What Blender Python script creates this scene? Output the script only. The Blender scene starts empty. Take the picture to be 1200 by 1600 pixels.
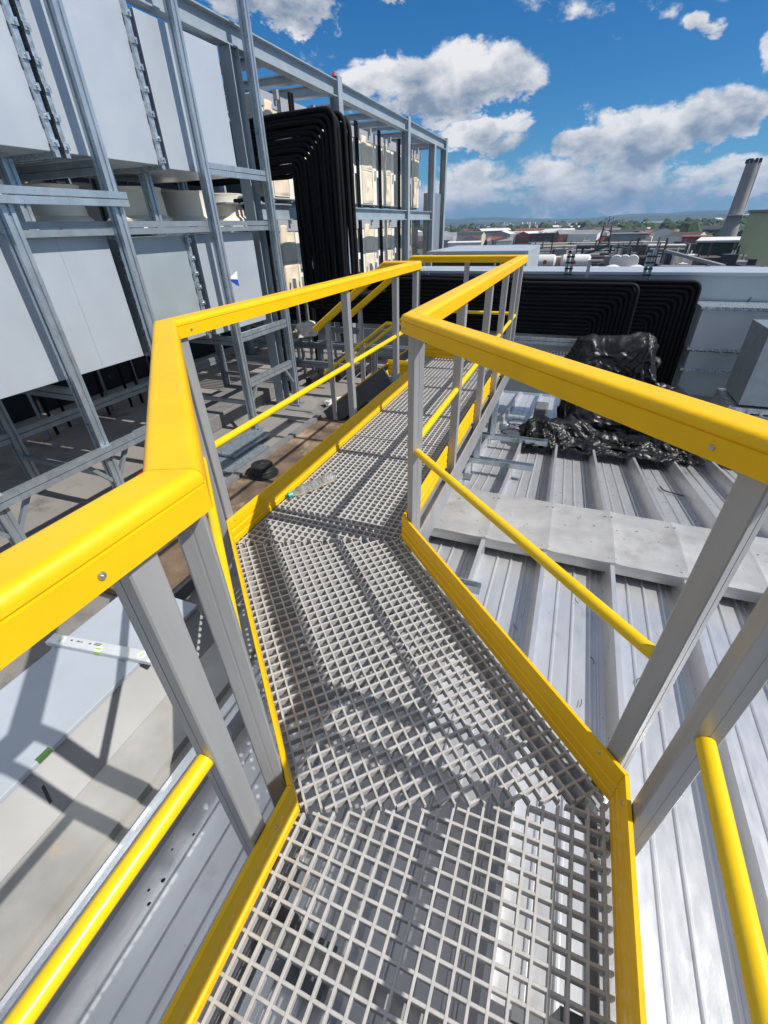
import bpy, bmesh, math, random
from math import sin, cos, tan, pi, radians, sqrt, atan2, hypot
from mathutils import Vector, Matrix, noise

random.seed(7)
S = bpy.context.scene
COL = S.collection

# ------------------------------------------------------------------ camera
H_CAM = 1.39
F_PX, PITCH, ROLL, YAW = 677.7, 0.58307, -0.02916, radians(22.4)
def _yaw(v):
    c, s = cos(YAW), sin(YAW)
    return Vector((v[0]*c - v[1]*s, v[0]*s + v[1]*c, v[2]))
_F = Vector((0, cos(PITCH), -sin(PITCH))); _R = Vector((1, 0, 0)); _U = _R.cross(_F)
CA = _yaw(cos(ROLL)*_R + sin(ROLL)*_U); CB = _yaw(-sin(ROLL)*_R + cos(ROLL)*_U); CF = _yaw(_F)
cam_d = bpy.data.cameras.new('camera'); cam = bpy.data.objects.new('camera', cam_d); COL.objects.link(cam)
cam.matrix_world = Matrix(((CA.x, CB.x, -CF.x, 0), (CA.y, CB.y, -CF.y, 0), (CA.z, CB.z, -CF.z, H_CAM), (0, 0, 0, 1)))
cam_d.sensor_width = 36; cam_d.sensor_fit = 'AUTO'; cam_d.lens = F_PX/1600*36
cam_d.clip_start = 0.02; cam_d.clip_end = 40000
S.camera = cam
# turn a pixel of the 1200x1600 photo into a point on a real plane (used for laying out only)
def ray(x, y): return CA*((x-600)/F_PX) - CB*((y-800)/F_PX) + CF
def onX(x, y, X): d = ray(x, y); t = X/d.x; return Vector((0, 0, H_CAM)) + d*t
def onY(x, y, Y): d = ray(x, y); t = Y/d.y; return Vector((0, 0, H_CAM)) + d*t
def far(x, y, dist):
    d = ray(x, y); t = dist/hypot(d.x, d.y); return Vector((0, 0, H_CAM)) + d*t

# ------------------------------------------------------------------ sun and sky
SUN_V = Vector((0.925, 0.035, 1.0)).normalized()      # towards the sun
sun_el = math.asin(SUN_V.z); sun_az = atan2(SUN_V.x, SUN_V.y)
sd = bpy.data.lights.new('sun', 'SUN'); sd.energy = 4.9; sd.angle = radians(0.55); sd.color = (1, .955, .89)
so = bpy.data.objects.new('sun', sd); COL.objects.link(so)
so.rotation_euler = SUN_V.to_track_quat('Z', 'Y').to_euler(); so.location = (20, 2, 30)

W = bpy.data.worlds.new('World'); S.world = W; W.use_nodes = True
wt = W.node_tree; wt.nodes.clear()
def wn(t, **k):
    n = wt.nodes.new(t)
    for a, b in k.items(): setattr(n, a, b)
    return n
def wl(a, b): wt.links.new(a, b)
def wmath(op, a, b=None, c=None, clamp=False):
    n = wn('ShaderNodeMath', operation=op); n.use_clamp = clamp
    for i, v in enumerate((a, b, c)):
        if v is None: continue
        if isinstance(v, (int, float)): n.inputs[i].default_value = v
        else: wl(v, n.inputs[i])
    return n.outputs[0]
sky = wn('ShaderNodeTexSky', sky_type='NISHITA', sun_disc=False)
sky.sun_elevation = sun_el; sky.sun_rotation = sun_az
sky.air_density = 1.0; sky.dust_density = .15; sky.ozone_density = 4.5; sky.altitude = 200
tc = wn('ShaderNodeTexCoord')
sep = wn('ShaderNodeSeparateXYZ'); wl(tc.outputs['Generated'], sep.inputs[0])
az = wmath('MULTIPLY', wmath('ARCTAN2', sep.outputs[0], sep.outputs[1]), 180/pi)
el = wmath('MULTIPLY', wmath('ARCSINE', sep.outputs[2]), 180/pi)
def wnoise(scale, detail, rough, off=(0, 0, 0), zs=1.0, dist=0.0):
    m = wn('ShaderNodeMapping'); m.inputs['Location'].default_value = off; m.inputs['Scale'].default_value = (1, 1, zs)
    wl(tc.outputs['Generated'], m.inputs[0])
    n = wn('ShaderNodeTexNoise'); n.inputs['Scale'].default_value = scale; n.inputs['Detail'].default_value = detail
    n.inputs['Roughness'].default_value = rough; n.inputs['Distortion'].default_value = dist
    wl(m.outputs[0], n.inputs['Vector']); return n.outputs['Fac']
n_big = wnoise(7, 8, .60, (3.1, 1.7, .4), 1.9, .35)
n_fine = wnoise(30, 6, .62, (1, 5, 2), 1.6)
n_warp = wnoise(9, 3, .5, (7, 2, 2))
azw = wmath('ADD', az, wmath('MULTIPLY', wmath('SUBTRACT', n_warp, .5), 9))
elw = wmath('ADD', el, wmath('MULTIPLY', wmath('SUBTRACT', n_fine, .5), 3.5))
# cumulus groups and added fill clouds: azimuth, elevation, half width, half height, weight
blobs = [(-15.5, 11.2, 9.5, 2.9, 1.0), (-21, 11.0, 6, 2.6, .95), (-11, 7.2, 5.5, 1.7, .95), (2.5, 5.6, 6.8, 2.9, 1.0), (8.5, 7.2, 3.6, 2.6, 1.0), (-2, 6.3, 3, 1.6, .8),
         (-3, 3.4, 14, 1.6, .8), (10, 2.8, 10, 1.9, .85), (-31, 17.8, 10, 3.4, 1.0), (-21, 17.9, 8, 1.7, .95), (12.5, 10.5, 2.6, 3.0, .95), (-12, 2.2, 10, 2.0, .78), (2, 2.4, 13, 2.4, .9), (-8, 4.6, 8, 1.6, .7), (0, .6, 26, .9, .45),
         (5.5, 12.6, .9, .8, .5), (-60, 12, 14, 5, .8), (-45, 6, 14, 4, .8), (45, 10, 16, 5, .8), (80, 20, 20, 6, .7), (150, 15, 40, 7, .8), (-120, 18, 30, 8, .8), (0, 66, 500, 17, 1.0), (120, 38, 50, 12, .95), (-110, 36, 45, 12, .95), (175, 32, 30, 10, .95), (60, 42, 22, 9, .9), (-30, 42, 30, 8, .8), (-175, 20, 40, 10, .9)]  # mostly unseen clouds, added overhead and behind the camera for brighter, neutral fill
dens = None; low = None
for (ba, be, ra, re, w) in blobs:
    da = wmath('DIVIDE', wmath('SUBTRACT', azw, ba), ra); de = wmath('DIVIDE', wmath('SUBTRACT', elw, be), re)
    r2 = wmath('ADD', wmath('MULTIPLY', da, da), wmath('MULTIPLY', de, de))
    b = wmath('MULTIPLY', wmath('SUBTRACT', 1.25, r2, clamp=True), w)
    lo = wmath('MULTIPLY', b, wmath('MULTIPLY_ADD', de, -.5, .5))
    dens = b if dens is None else wmath('MAXIMUM', dens, b)
    low = lo if low is None else wmath('MAXIMUM', low, lo)
d2 = wmath('ADD', wmath('MULTIPLY', dens, .74), wmath('MULTIPLY', wmath('SUBTRACT', n_big, .5), 2.2))
d3 = wmath('ADD', d2, wmath('MULTIPLY', wmath('SUBTRACT', n_fine, .5), .55))
mr = wn('ShaderNodeMapRange', interpolation_type='SMOOTHSTEP'); wl(d3, mr.inputs[0])
mr.inputs[1].default_value = .22; mr.inputs[2].default_value = .52; mr.inputs[3].default_value = 0; mr.inputs[4].default_value = .96
alpha = mr.outputs[0]
# underside shading of the clouds
n_sh = wnoise(13, 5, .55, (3.13, 1.72, .47), 1.9, .2)
shade = wmath('ADD', wmath('MULTIPLY', low, .95), wmath('MULTIPLY', wmath('SUBTRACT', n_sh, .5), 2.0))
ms = wn('ShaderNodeMapRange'); wl(shade, ms.inputs[0]); ms.inputs[1].default_value = .10; ms.inputs[2].default_value = .85
ccol = wn('ShaderNodeMixRGB'); wl(ms.outputs[0], ccol.inputs[0])
ccol.inputs[1].default_value = (11.5, 11.3, 11.2, 1); ccol.inputs[2].default_value = (2.9, 3.7, 4.9, 1)
tint = wn('ShaderNodeMixRGB', blend_type='MULTIPLY'); tint.inputs[0].default_value = 1; tint.inputs[2].default_value = (.55, .90, 1.16, 1); wl(sky.outputs[0], tint.inputs[1])
hs = wn('ShaderNodeHueSaturation'); hs.inputs['Saturation'].default_value = 1.12; wl(tint.outputs[0], hs.inputs['Color'])
mix = wn('ShaderNodeMixRGB'); wl(alpha, mix.inputs[0]); wl(hs.outputs[0], mix.inputs[1]); wl(ccol.outputs[0], mix.inputs[2])
bg = wn('ShaderNodeBackground'); bg.inputs['Strength'].default_value = .073; wl(mix.outputs[0], bg.inputs[0])
wo = wn('ShaderNodeOutputWorld'); wl(bg.outputs[0], wo.inputs[0])
S.view_settings.view_transform = 'Standard'; S.view_settings.look = 'None'
S.view_settings.exposure = 0.17; S.view_settings.gamma = 1; S.view_settings.use_curve_mapping = False

# ------------------------------------------------------------------ materials
def srgb(r, g, b):
    f = lambda c: (c/255/12.92) if c <= 10 else ((c/255+.055)/1.055)**2.4
    return (f(r), f(g), f(b), 1)
def mat(name, col, rough=.5, metal=0., var=.12, scale=6., bump=.0, bscale=40., rvar=.0, detail=5, stretch=(1, 1, 1), stain=None, spec=.5):
    m = bpy.data.materials.new(name); m.use_nodes = True; t = m.node_tree
    b = t.nodes['Principled BSDF']; L = t.links.new
    g = t.nodes.new('ShaderNodeNewGeometry'); mp = t.nodes.new('ShaderNodeMapping'); mp.inputs['Scale'].default_value = stretch
    L(g.outputs['Position'], mp.inputs[0])
    n = t.nodes.new('ShaderNodeTexNoise'); n.inputs['Scale'].default_value = scale; n.inputs['Detail'].default_value = detail
    L(mp.outputs[0], n.inputs['Vector'])
    r = t.nodes.new('ShaderNodeValToRGB'); e = r.color_ramp.elements
    e[0].position = .3; e[1].position = .7
    e[0].color = tuple(c*(1-var) for c in col[:3])+(1,); e[1].color = tuple(min(1, c*(1+var)) for c in col[:3])+(1,)
    L(n.outputs['Fac'], r.inputs[0]); out = r.outputs[0]
    if stain:
        n3 = t.nodes.new('ShaderNodeTexNoise'); n3.inputs['Scale'].default_value = stain[1]; n3.inputs['Detail'].default_value = 8; n3.inputs['Roughness'].default_value = .65
        L(g.outputs['Position'], n3.inputs['Vector'])
        r3 = t.nodes.new('ShaderNodeMapRange'); r3.inputs[1].default_value = stain[2]; r3.inputs[2].default_value = stain[2]+.12; L(n3.outputs['Fac'], r3.inputs[0])
        mx = t.nodes.new('ShaderNodeMixRGB'); L(r3.outputs[0], mx.inputs[0]); L(out, mx.inputs[1]); mx.inputs[2].default_value = stain[0]; out = mx.outputs[0]
    L(out, b.inputs['Base Color'])
    b.inputs['Roughness'].default_value = rough; b.inputs['Metallic'].default_value = metal; b.inputs['Specular IOR Level'].default_value = spec
    if rvar:
        n2 = t.nodes.new('ShaderNodeTexNoise'); n2.inputs['Scale'].default_value = scale*2.3; n2.inputs['Detail'].default_value = 4
        L(mp.outputs[0], n2.inputs['Vector'])
        mr2 = t.nodes.new('ShaderNodeMapRange'); mr2.inputs[1].default_value = .3; mr2.inputs[2].default_value = .7
        mr2.inputs[3].default_value = max(.05, rough-rvar); mr2.inputs[4].default_value = min(1, rough+rvar)
        L(n2.outputs['Fac'], mr2.inputs[0]); L(mr2.outputs[0], b.inputs['Roughness'])
    if bump:
        nb = t.nodes.new('ShaderNodeTexNoise'); nb.inputs['Scale'].default_value = bscale; nb.inputs['Detail'].default_value = 4
        L(mp.outputs[0], nb.inputs['Vector'])
        bp = t.nodes.new('ShaderNodeBump'); bp.inputs['Strength'].default_value = bump; bp.inputs['Distance'].default_value = .01
        L(nb.outputs['Fac'], bp.inputs['Height']); L(bp.outputs[0], b.inputs['Normal'])
    return m
M = {}
M['yellow'] = mat('yellow_grp', (.80, .465, .0008, 1), .42, 0, .05, 7, .08, 70, .10, stain=((.70, .40, .006, 1), 11, .63), spec=.35)
M['yellow_tube'] = mat('yellow_tube', (.78, .52, .002, 1), .3, 0, .05, 9, .04, 80, .06)
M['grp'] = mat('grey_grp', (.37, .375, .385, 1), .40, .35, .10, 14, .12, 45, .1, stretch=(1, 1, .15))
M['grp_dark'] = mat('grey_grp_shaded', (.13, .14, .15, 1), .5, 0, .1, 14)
M['grating'] = mat('grating_grp', (.41, .405, .40, 1), .55, 0, .12, 25, .1, 90, stain=((.33, .315, .29, 1), 6, .56))
M['galv'] = mat('galvanised_steel', (.45, .51, .56, 1), .34, .70, .12, 16, .06, 60, .12, detail=6, stretch=(1, .6, .35))
M['galv_dull'] = mat('galvanised_steel_dull', (.30, .345, .38, 1), .45, .55, .12, 9, .06, 50, .1)
M['beam'] = mat('primed_beam', (.33, .385, .43, 1), .5, .3, .10, 5, .05, 40)
M['duct'] = mat('duct_sheet', (.47, .515, .565, 1), .42, .35, .06, 1.6, .05, 3, .08, stain=((.62, .65, .66, 1), 3, .68))
M['duct_blue'] = mat('duct_sheet_dull', (.43, .49, .52, 1), .38, .45, .08, 1.8, .06, 3, .1)
M['flange'] = mat('duct_flange', (.52, .57, .61, 1), .3, .75, .28, 26, .25, 40, .16)
M['roof'] = mat('aluminium_roof', (.60, .61, .63, 1), .33, .58, .06, 14, .035, 260, .06, stretch=(1, .3, 1), stain=((.50, .495, .485, 1), 5.5, .62))
M['ridge'] = mat('ridge_flashing', (.47, .465, .455, 1), .5, .35, .12, 5, .12, 30, .1, stain=((.36, .33, .29, 1), 3.2, .57))
M['concrete'] = mat('roof_felt_grey', (.235, .222, .208, 1), .9, 0, .16, 1.3, .35, 60, stain=((.085, .08, .077, 1), 1.1, .56))
M['rust'] = mat('rusty_gutter', (.13, .09, .06, 1), .8, 0, .45, 5, .5, 40, stain=((.36, .26, .17, 1), 2.2, .52))
M['kerb'] = mat('grey_edging', (.17, .168, .17, 1), .8, 0, .15, 8, .2, 50)
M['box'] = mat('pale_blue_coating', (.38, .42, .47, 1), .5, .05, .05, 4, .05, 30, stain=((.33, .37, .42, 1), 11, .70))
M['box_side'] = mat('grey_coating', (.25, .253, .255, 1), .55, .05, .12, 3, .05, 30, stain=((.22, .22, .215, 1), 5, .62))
M['flash'] = mat('cream_flashing', (.35, .343, .325, 1), .5, .15, .26, 3, .08, 30, stain=((.42, .33, .25, 1), 4, .64))
M['black'] = mat('black_insulation', (.0035, .004, .0055, 1), .66, 0, .3, 20, .1, 90, spec=.22)
M['plastic'] = mat('black_plastic_sheet', (.010, .011, .013, 1), .42, 0, .2, 8, .2, 26, .1, spec=.45)
M['cream'] = mat('cream_casing', (.76, .72, .64, 1), .45, 0, .04, 4)
M['cream_d'] = mat('beige_fan_guard', (.70, .60, .46, 1), .5, 0, .1, 5)
M['grey_pl'] = mat('grey_plate', (.36, .37, .42, 1), .5, .1, .06, 4)
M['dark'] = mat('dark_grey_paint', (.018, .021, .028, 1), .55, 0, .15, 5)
M['stringer'] = mat('dark_stringer', (.075, .083, .09, 1), .5, 0, .12, 5, .1, 20)
M['rubber'] = mat('black_rubber', (.012, .012, .013, 1), .6, 0, .3, 20, .5, 60)
M['level'] = mat('level_aluminium', (.60, .62, .63, 1), .38, .35, .06, 20)
M['white'] = mat('white_plastic', (.78, .78, .76, 1), .45, 0, .03, 4)
M['green'] = mat('green_vial', (.35, .62, .05, 1), .25, 0, .05, 4)
M['ink'] = mat('black_ink', (.03, .03, .03, 1), .5, 0, .05, 4)
M['blue'] = mat('blue_print', (.01, .06, .45, 1), .4, 0, .05, 4)
M['red'] = mat('red_plastic', (.50, .02, .03, 1), .4, 0, .1, 4)
M['bluep'] = mat('blue_plastic', (.03, .14, .60, 1), .4, 0, .1, 4)
M['cyan'] = mat('turquoise_cap', (.0, .40, .52, 1), .35, 0, .05, 4)
M['rag'] = mat('white_rag', (.62, .58, .50, 1), .9, 0, .15, 10, .3, 40)
M['steel_screw'] = mat('stainless_screw', (.5, .5, .48, 1), .3, .9, .1, 30)
M['leaf'] = mat('green_leaf', (.05, .12, .03, 1), .6, 0, .2, 10)
M['moss'] = mat('moss', (.03, .04, .012, 1), .9, 0, .3, 12, .4, 50)
M['wood'] = mat('raw_timber', (.40, .30, .19, 1), .8, 0, .2, 8)
M['wall'] = mat('host_wall', (.25, .26, .27, 1), .7, 0, .08, 1)
def glassy(name):
    m = bpy.data.materials.new(name); m.use_nodes = True; b = m.node_tree.nodes['Principled BSDF']
    b.inputs['Base Color'].default_value = (.93, .96, .97, 1); b.inputs['Roughness'].default_value = .08
    b.inputs['Transmission Weight'].default_value = .92; b.inputs['IOR'].default_value = 1.25
    n = m.node_tree.nodes.new('ShaderNodeTexNoise'); n.inputs['Scale'].default_value = 60
    bp = m.node_tree.nodes.new('ShaderNodeBump'); bp.inputs['Strength'].default_value = .4; bp.inputs['Distance'].default_value = .004
    m.node_tree.links.new(n.outputs['Fac'], bp.inputs['Height']); m.node_tree.links.new(bp.outputs[0], b.inputs['Normal'])
    return m
M['pet'] = glassy('clear_pet')

# ------------------------------------------------------------------ mesh helpers
class MB:
    def __init__(s): s.v = []; s.f = []
    def add(s, vs, fs):
        o = len(s.v); s.v += [tuple(v) for v in vs]; s.f += [tuple(i+o for i in f) for f in fs]
    def box(s, x0, x1, y0, y1, z0, z1):
        s.add([(x0, y0, z0), (x1, y0, z0), (x1, y1, z0), (x0, y1, z0), (x0, y0, z1), (x1, y0, z1), (x1, y1, z1), (x0, y1, z1)],
              [(0, 3, 2, 1), (4, 5, 6, 7), (0, 1, 5, 4), (1, 2, 6, 5), (2, 3, 7, 6), (3, 0, 4, 7)])
    def prism(s, prof, p0, p1, up=(0, 0, 1), caps=True):
        # extrude a closed 2D profile (a sideways, b up) from p0 to p1
        p0 = Vector(p0); p1 = Vector(p1); d = (p1-p0).normalized(); up = Vector(up)
        sd_ = d.cross(up).normalized(); u = sd_.cross(d).normalized(); n = len(prof)
        vs = [p0+sd_*a+u*b for a, b in prof]+[p1+sd_*a+u*b for a, b in prof]
        fs = [(i, (i+1) % n, n+(i+1) % n, n+i) for i in range(n)]
        if caps: fs += [tuple(range(n))[::-1], tuple(range(n, 2*n))]
        s.add(vs, fs)
    def bar(s, p0, p1, w, h, up=(0, 0, 1)):
        s.prism([(-w/2, -h/2), (w/2, -h/2), (w/2, h/2), (-w/2, h/2)], p0, p1, up)
    def tube(s, pts, r, n=10, caps=True):
        pts = [Vector(p) for p in pts]; rings = []
        rr = r if isinstance(r, (list, tuple)) else [r]*len(pts)
        ref = None
        for i, p in enumerate(pts):
            d = ((pts[min(i+1, len(pts)-1)]-p).normalized()+(p-pts[max(i-1, 0)]).normalized()).normalized()
            if ref is None:
                ref = Vector((0, 0, 1)) if abs(d.z) < .9 else Vector((1, 0, 0))
            a = (ref - d*ref.dot(d)).normalized(); b = d.cross(a); ref = a
            rings.append([p+(a*cos(2*pi*k/n)+b*sin(2*pi*k/n))*rr[i] for k in range(n)])
        vs = [v for q in rings for v in q]; fs = []
        for i in range(len(pts)-1):
            for k in range(n): fs.append((i*n+k, i*n+(k+1) % n, (i+1)*n+(k+1) % n, (i+1)*n+k))
        if caps: fs += [tuple(range(n))[::-1], tuple(range((len(pts)-1)*n, len(pts)*n))]
        s.add(vs, fs)
    def disc(s, c, r, h, n=20, r2=None, axis=(0, 0, 1)):
        c = Vector(c); a = Vector(axis).normalized()
        s.tube([c, c+a*h], [r, r if r2 is None else r2], n)
    def build(s, name, m, parent=None, smooth=None, bevel=None):
        me = bpy.data.meshes.new(name); me.from_pydata(s.v, [], s.f); me.update()
        if parent is not None and parent.location.length > 0:
            me.transform(Matrix.Translation(-parent.location))
        bm = bmesh.new(); bm.from_mesh(me); bmesh.ops.recalc_face_normals(bm, faces=bm.faces)
        bm.to_mesh(me); bm.free()
        ob = bpy.data.objects.new(name, me); COL.objects.link(ob)
        if m is not None: me.materials.append(M[m] if isinstance(m, str) else m)
        if parent is not None: ob.parent = parent
        if smooth:
            for p in me.polygons: p.use_smooth = True
            me.set_sharp_from_angle(angle=radians(smooth))
        if bevel:
            b = ob.modifiers.new('bevel', 'BEVEL'); b.width = bevel; b.segments = 2; b.limit_method = 'ANGLE'; b.angle_limit = radians(50)
        return ob
def empty(name, loc, label, cat, group=None):
    o = bpy.data.objects.new(name, None); COL.objects.link(o); o.location = loc; o.empty_display_size = .1
    return tag(o, label, cat, group)
def tag(o, label, cat, group=None):
    o['label'] = label; o['category'] = cat
    if group: o['group'] = group
    return o
def struct(o): o['kind'] = 'structure'; return o

def sweep_seg(path, i, prof, side):
    """closed profile (offset, z) swept along segment i of a plan polyline with mitred ends; side=+1 offsets to the right of travel"""
    def nrm(a, b):
        d = Vector((b[0]-a[0], b[1]-a[1])).normalized(); return Vector((d.y, -d.x))*side
    n_i = nrm(path[i], path[i+1])
    def miter(j, other):
        if other is None: return n_i
        return (n_i+other)/(1+n_i.dot(other))
    m0 = miter(i, nrm(path[i-1], path[i]) if i > 0 else None)
    m1 = miter(i+1, nrm(path[i+1], path[i+2]) if i+2 < len(path) else None)
    n = len(prof); dd = Vector((path[i+1][0]-path[i][0], path[i+1][1]-path[i][1])).normalized()*.0007
    P0 = (path[i][0]+dd.x, path[i][1]+dd.y); P1 = (path[i+1][0]-dd.x, path[i+1][1]-dd.y)
    vs = [(P0[0]+m0.x*o, P0[1]+m0.y*o, z) for o, z in prof]+[(P1[0]+m1.x*o, P1[1]+m1.y*o, z) for o, z in prof]
    fs = [(k, (k+1) % n, n+(k+1) % n, n+k) for k in range(n)]+[tuple(range(n))[::-1], tuple(range(n, 2*n))]
    mb = MB(); mb.add(vs, fs); return mb
def arcpts(cx, cz, rx, rz, a0, a1, n): return [(cx+rx*cos(a0+(a1-a0)*k/n), cz+rz*sin(a0+(a1-a0)*k/n)) for k in range(n+1)]

# ------------------------------------------------------------------ setting: ground, hills, roofs
ZG = -14.0
gm = mat('ground_site', (.085, .083, .082, 1), .9, 0, .35, .02, 0, 1, detail=8, stain=((.05, .075, .035, 1), .004, .5))
g = MB(); g.box(-9000, 9000, -9000, 9000, ZG-.5, ZG); struct(g.build('ground', gm))
hm = mat('hill_fields', (.055, .085, .05, 1), .9, 0, .4, .0012, 0, 1, detail=8, stain=((.20, .18, .11, 1), .0016, .57))
def hills(name, dist, depth, h, seed, base=0):
    mb = MB(); NA, ND = 260, 8; vs = []; fs = []
    for a in range(NA+1):
        azd = radians(-75+150*a/NA)
        for k in range(ND+1):
            t = k/ND; d = dist+depth*t
            n = noise.fractal(Vector((azd*7+seed, t*.6, seed)), .9, 2.1, 6)
            n2 = noise.noise(Vector((azd*2.5+seed*2, .3, 1)))
            z = ZG - 1 + (h*(.62+.35*n+.3*n2)+base)*sin(min(1, t*1.3)*pi/2)**1.3
            vs.append((sin(azd)*d, cos(azd)*d, z))
    for a in range(NA):
        for k in range(ND): i = a*(ND+1)+k; fs.append((i, i+ND+1, i+ND+2, i+1))
    mb.add(vs, fs); return struct(mb.build(name, hm, None, 60))
hills('hills', 4300, 2700, 105, 3.3)
hills('hills', 2600, 1200, 32, 9.1)

# metal roof : ribs run along Y, level near the camera, falling away beyond the ridge flashing
Z_R = -.53; Y_R = 2.92; SL = .172
def roofz(y): return Z_R if y < Y_R else Z_R-.03-SL*(y-Y_R)
def roof_profile(x0, x1):
    pts = []; k0 = int(math.floor((x0-.13)/.4))-1
    x = x0; pts.append((x0, 0))
    for k in range(k0, int((x1-.13)/.4)+2):
        c = .13+.4*k
        for dx, dz in ((-.042, 0), (-.018, .122), (.006, .122), (.013, .004), (.035, 0), (.098, 0), (.102, .009), (.109, .009), (.115, 0),
                       (.188, 0), (.192, .009), (.199, .009), (.205, 0), (.285, 0), (.289, .010), (.297, .010), (.303, 0), (.318, 0), (.322, .006), (.330, .006), (.334, 0)):
            xx = c+dx
            if x0 < xx < x1: pts.append((xx, dz))
    pts.append((x1, 0)); return pts
def roof_sheet(name, x0, x1, y0, y1, zoff=0.):
    mb = MB(); pr = roof_profile(x0, x1); n = len(pr); ny = max(2, int((y1-y0)/.5)); vs = []; fs = []
    for j in range(ny+1):
        y = y0+(y1-y0)*j/ny; zb = roofz(y) if y1 > Y_R+.1 else Z_R
        for x, z in pr:
            vs.append((x, y, zb+z+zoff+.0022*noise.noise(Vector((x*1.7, y*1.1, 3)))))
    for j in range(ny):
        for i in range(n-1): a = j*n+i; fs.append((a, a+1, a+n+1, a+n))
    mb.add(vs, fs); return struct(mb.build(name, 'roof', None, 35))
roof_sheet('metal_roof', -1.22, 7.5, -3.0, 2.62)
roof_sheet('metal_roof', -2.05, 7.5, 2.90, 9.6)
# under-floor shadow gap closing sheets
mb = MB(); mb.box(-2.05, 7.5, 9.62, 15.4, -1.80, -1.76)
struct(mb.build('roof_gutter', 'galv_dull'))
mb = MB(); mb.box(-13, -1.24, -3.0, 15.5, -.75, -.65); struct(mb.build('flat_roof', 'concrete'))
host = empty('office_building', (0, 4, ZG), 'host building whose flat and ribbed metal roofs carry the walkway', 'building')
mb = MB(); mb.box(-13, -2.06, -3.1, 15.5, ZG+.01, -.76); mb.box(-2.06, 7.6, -3.1, 15.5, ZG+.01, -1.95); mb.build('wall', 'wall', host)
mb = MB(); mb.box(-2.06, 7.6, -3.1, -3.02, -1.949, -.56); mb.box(7.52, 7.6, -3.019, 15.5, -1.949, -.62); mb.build('side_cladding', 'wall', host)
# ridge flashing : plates with a fold above every rib
rf = empty('ridge_flashing', (0, 2.7, Z_R), 'weathered metal capping strip screwed across the ribs of the roof', 'roof flashing')
for k in range(-4, 19):
    xa, xb = .13+.4*(k-1)-.006, .13+.4*k+.006
    if xb < -1.2: continue
    mb = MB(); zt = Z_R+.136; ya, yb = 2.43, 3.13; N = 8; vs = []; fs = []
    for j in range(N+1):
        y = ya+(yb-ya)*j/N
        for i in range(N+1):
            x = xa+(xb-xa)*i/N; u = i/N
            z = zt+.010*(abs(2*u-1)**9)+.0045*noise.noise(Vector((x*5, y*5, 2)))+.0016*(i/N)-(.05*max(0, (j-4)/4)**1.2)
            vs.append((x, y, z))
    for j in range(N):
        for i in range(N): a = j*(N+1)+i; fs.append((a, a+1, a+N+2, a+N+1))
    o = len(vs); vs += [(vs[i][0], ya-.004, zt-.062) for i in range(N+1)]+[(vs[i][0], ya+.012, zt-.085) for i in range(N+1)]
    for i in range(N): fs += [(i+1, i, o+i, o+i+1), (o+i+1, o+i, o+N+1+i, o+N+2+i)]
    mb.add(vs, fs)
    for q in range(5):
        mb.disc((xa+.03+random.random()*.34, ya+.05+random.random()*.5, zt-.004), .006, .009, 8)
    for dx in (.02, .38):
        mb.disc((xa+dx, ya+.045, zt), .006, .009, 8); mb.disc((xa+dx, yb-.12, zt-.02), .006, .009, 8)
    mb.build('capping_plate', 'ridge', rf, 40)

# ------------------------------------------------------------------ walkway deck
NL = [(-.461, -1.3), (-.461, .425), (-1.435, 1.40), (-1.435, 4.62), (-1.80, 4.62)]
NR = [(.355, -1.3), (.355, .763), (-.62, 1.738), (-.62, 5.42), (-1.80, 5.42)]
walk = empty('raised_walkway', (-.6, 1.5, -.2), 'cranked raised walkway of pale grey moulded grating between yellow toe boards', 'walkway')
def clip_line(p, d, poly):
    t0, t1 = -1e9, 1e9
    n = len(poly)
    for i in range(n):
        a = Vector(poly[i]); b = Vector(poly[(i+1) % n]); e = b-a; nn = Vector((-e.y, e.x))   # inward for CCW
        num = nn.dot(a-p); den = nn.dot(d)
        if abs(den) < 1e-9:
            if nn.dot(p-a) < 0: return None
            continue
        t = num/den
        if den > 0: t0 = max(t0, t)
        else: t1 = min(t1, t)
    return (t0, t1) if t1 > t0+.003 else None
def grating(poly, ang, pitch=.0395, w=.0078, depth=.031, org=(0, 0)):
    mb = MB(); d1 = Vector((cos(ang), sin(ang))); d2 = Vector((-sin(ang), cos(ang))); org = Vector(org)
    for di, (d, nrm_) in enumerate(((d1, d2), (d2, d1))):
        vals = [(Vector(q)-org).dot(nrm_) for q in poly]; lo, hi = min(vals), max(vals)
        k = math.ceil(lo/pitch)
        off = []
        while k*pitch < hi: off.append(k*pitch); k += 1
        ztop = 0. if di == 0 else -.0007; wb = w*.72
        for o in off:
            c = clip_line(org+nrm_*o, d, poly)
            if not c: continue
            a = org+nrm_*o+d*c[0]; b = org+nrm_*o+d*c[1]
            mb.prism([(-wb/2, -depth+di*.0006), (wb/2, -depth+di*.0006), (w/2, -.002), (w/2-.0012, ztop), (-w/2+.0012, ztop), (-w/2, -.002)], (a.x, a.y, 0), (b.x, b.y, 0))
    return mb
e = .006
def pan(poly, ang, org): return grating(poly, ang, org=org).build('grating_panel', 'grating', walk)
pan([(-.461, -1.3), (.355, -1.3), (.355, .763-.005), (-.461, .425-.005)], pi/2, (-.461+.012, .0))
pan([(-.461-.002, .425+.005), (.355-.002, .763+.005), (-.62-.002, 1.738-.005), (-1.435-.002, 1.40-.005)], 3*pi/4, (-.461, .45))
pan([(-1.435, 1.40+.006), (-.62, 1.738+.006), (-.62, 2.90), (-1.435, 2.90)], pi/2, (-.62-.015, 2.885))
pan([(-1.435, 2.915), (-.62, 2.915), (-.62, 4.60), (-1.435, 4.60)], pi/2, (-.62-.015, 2.925))
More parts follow.
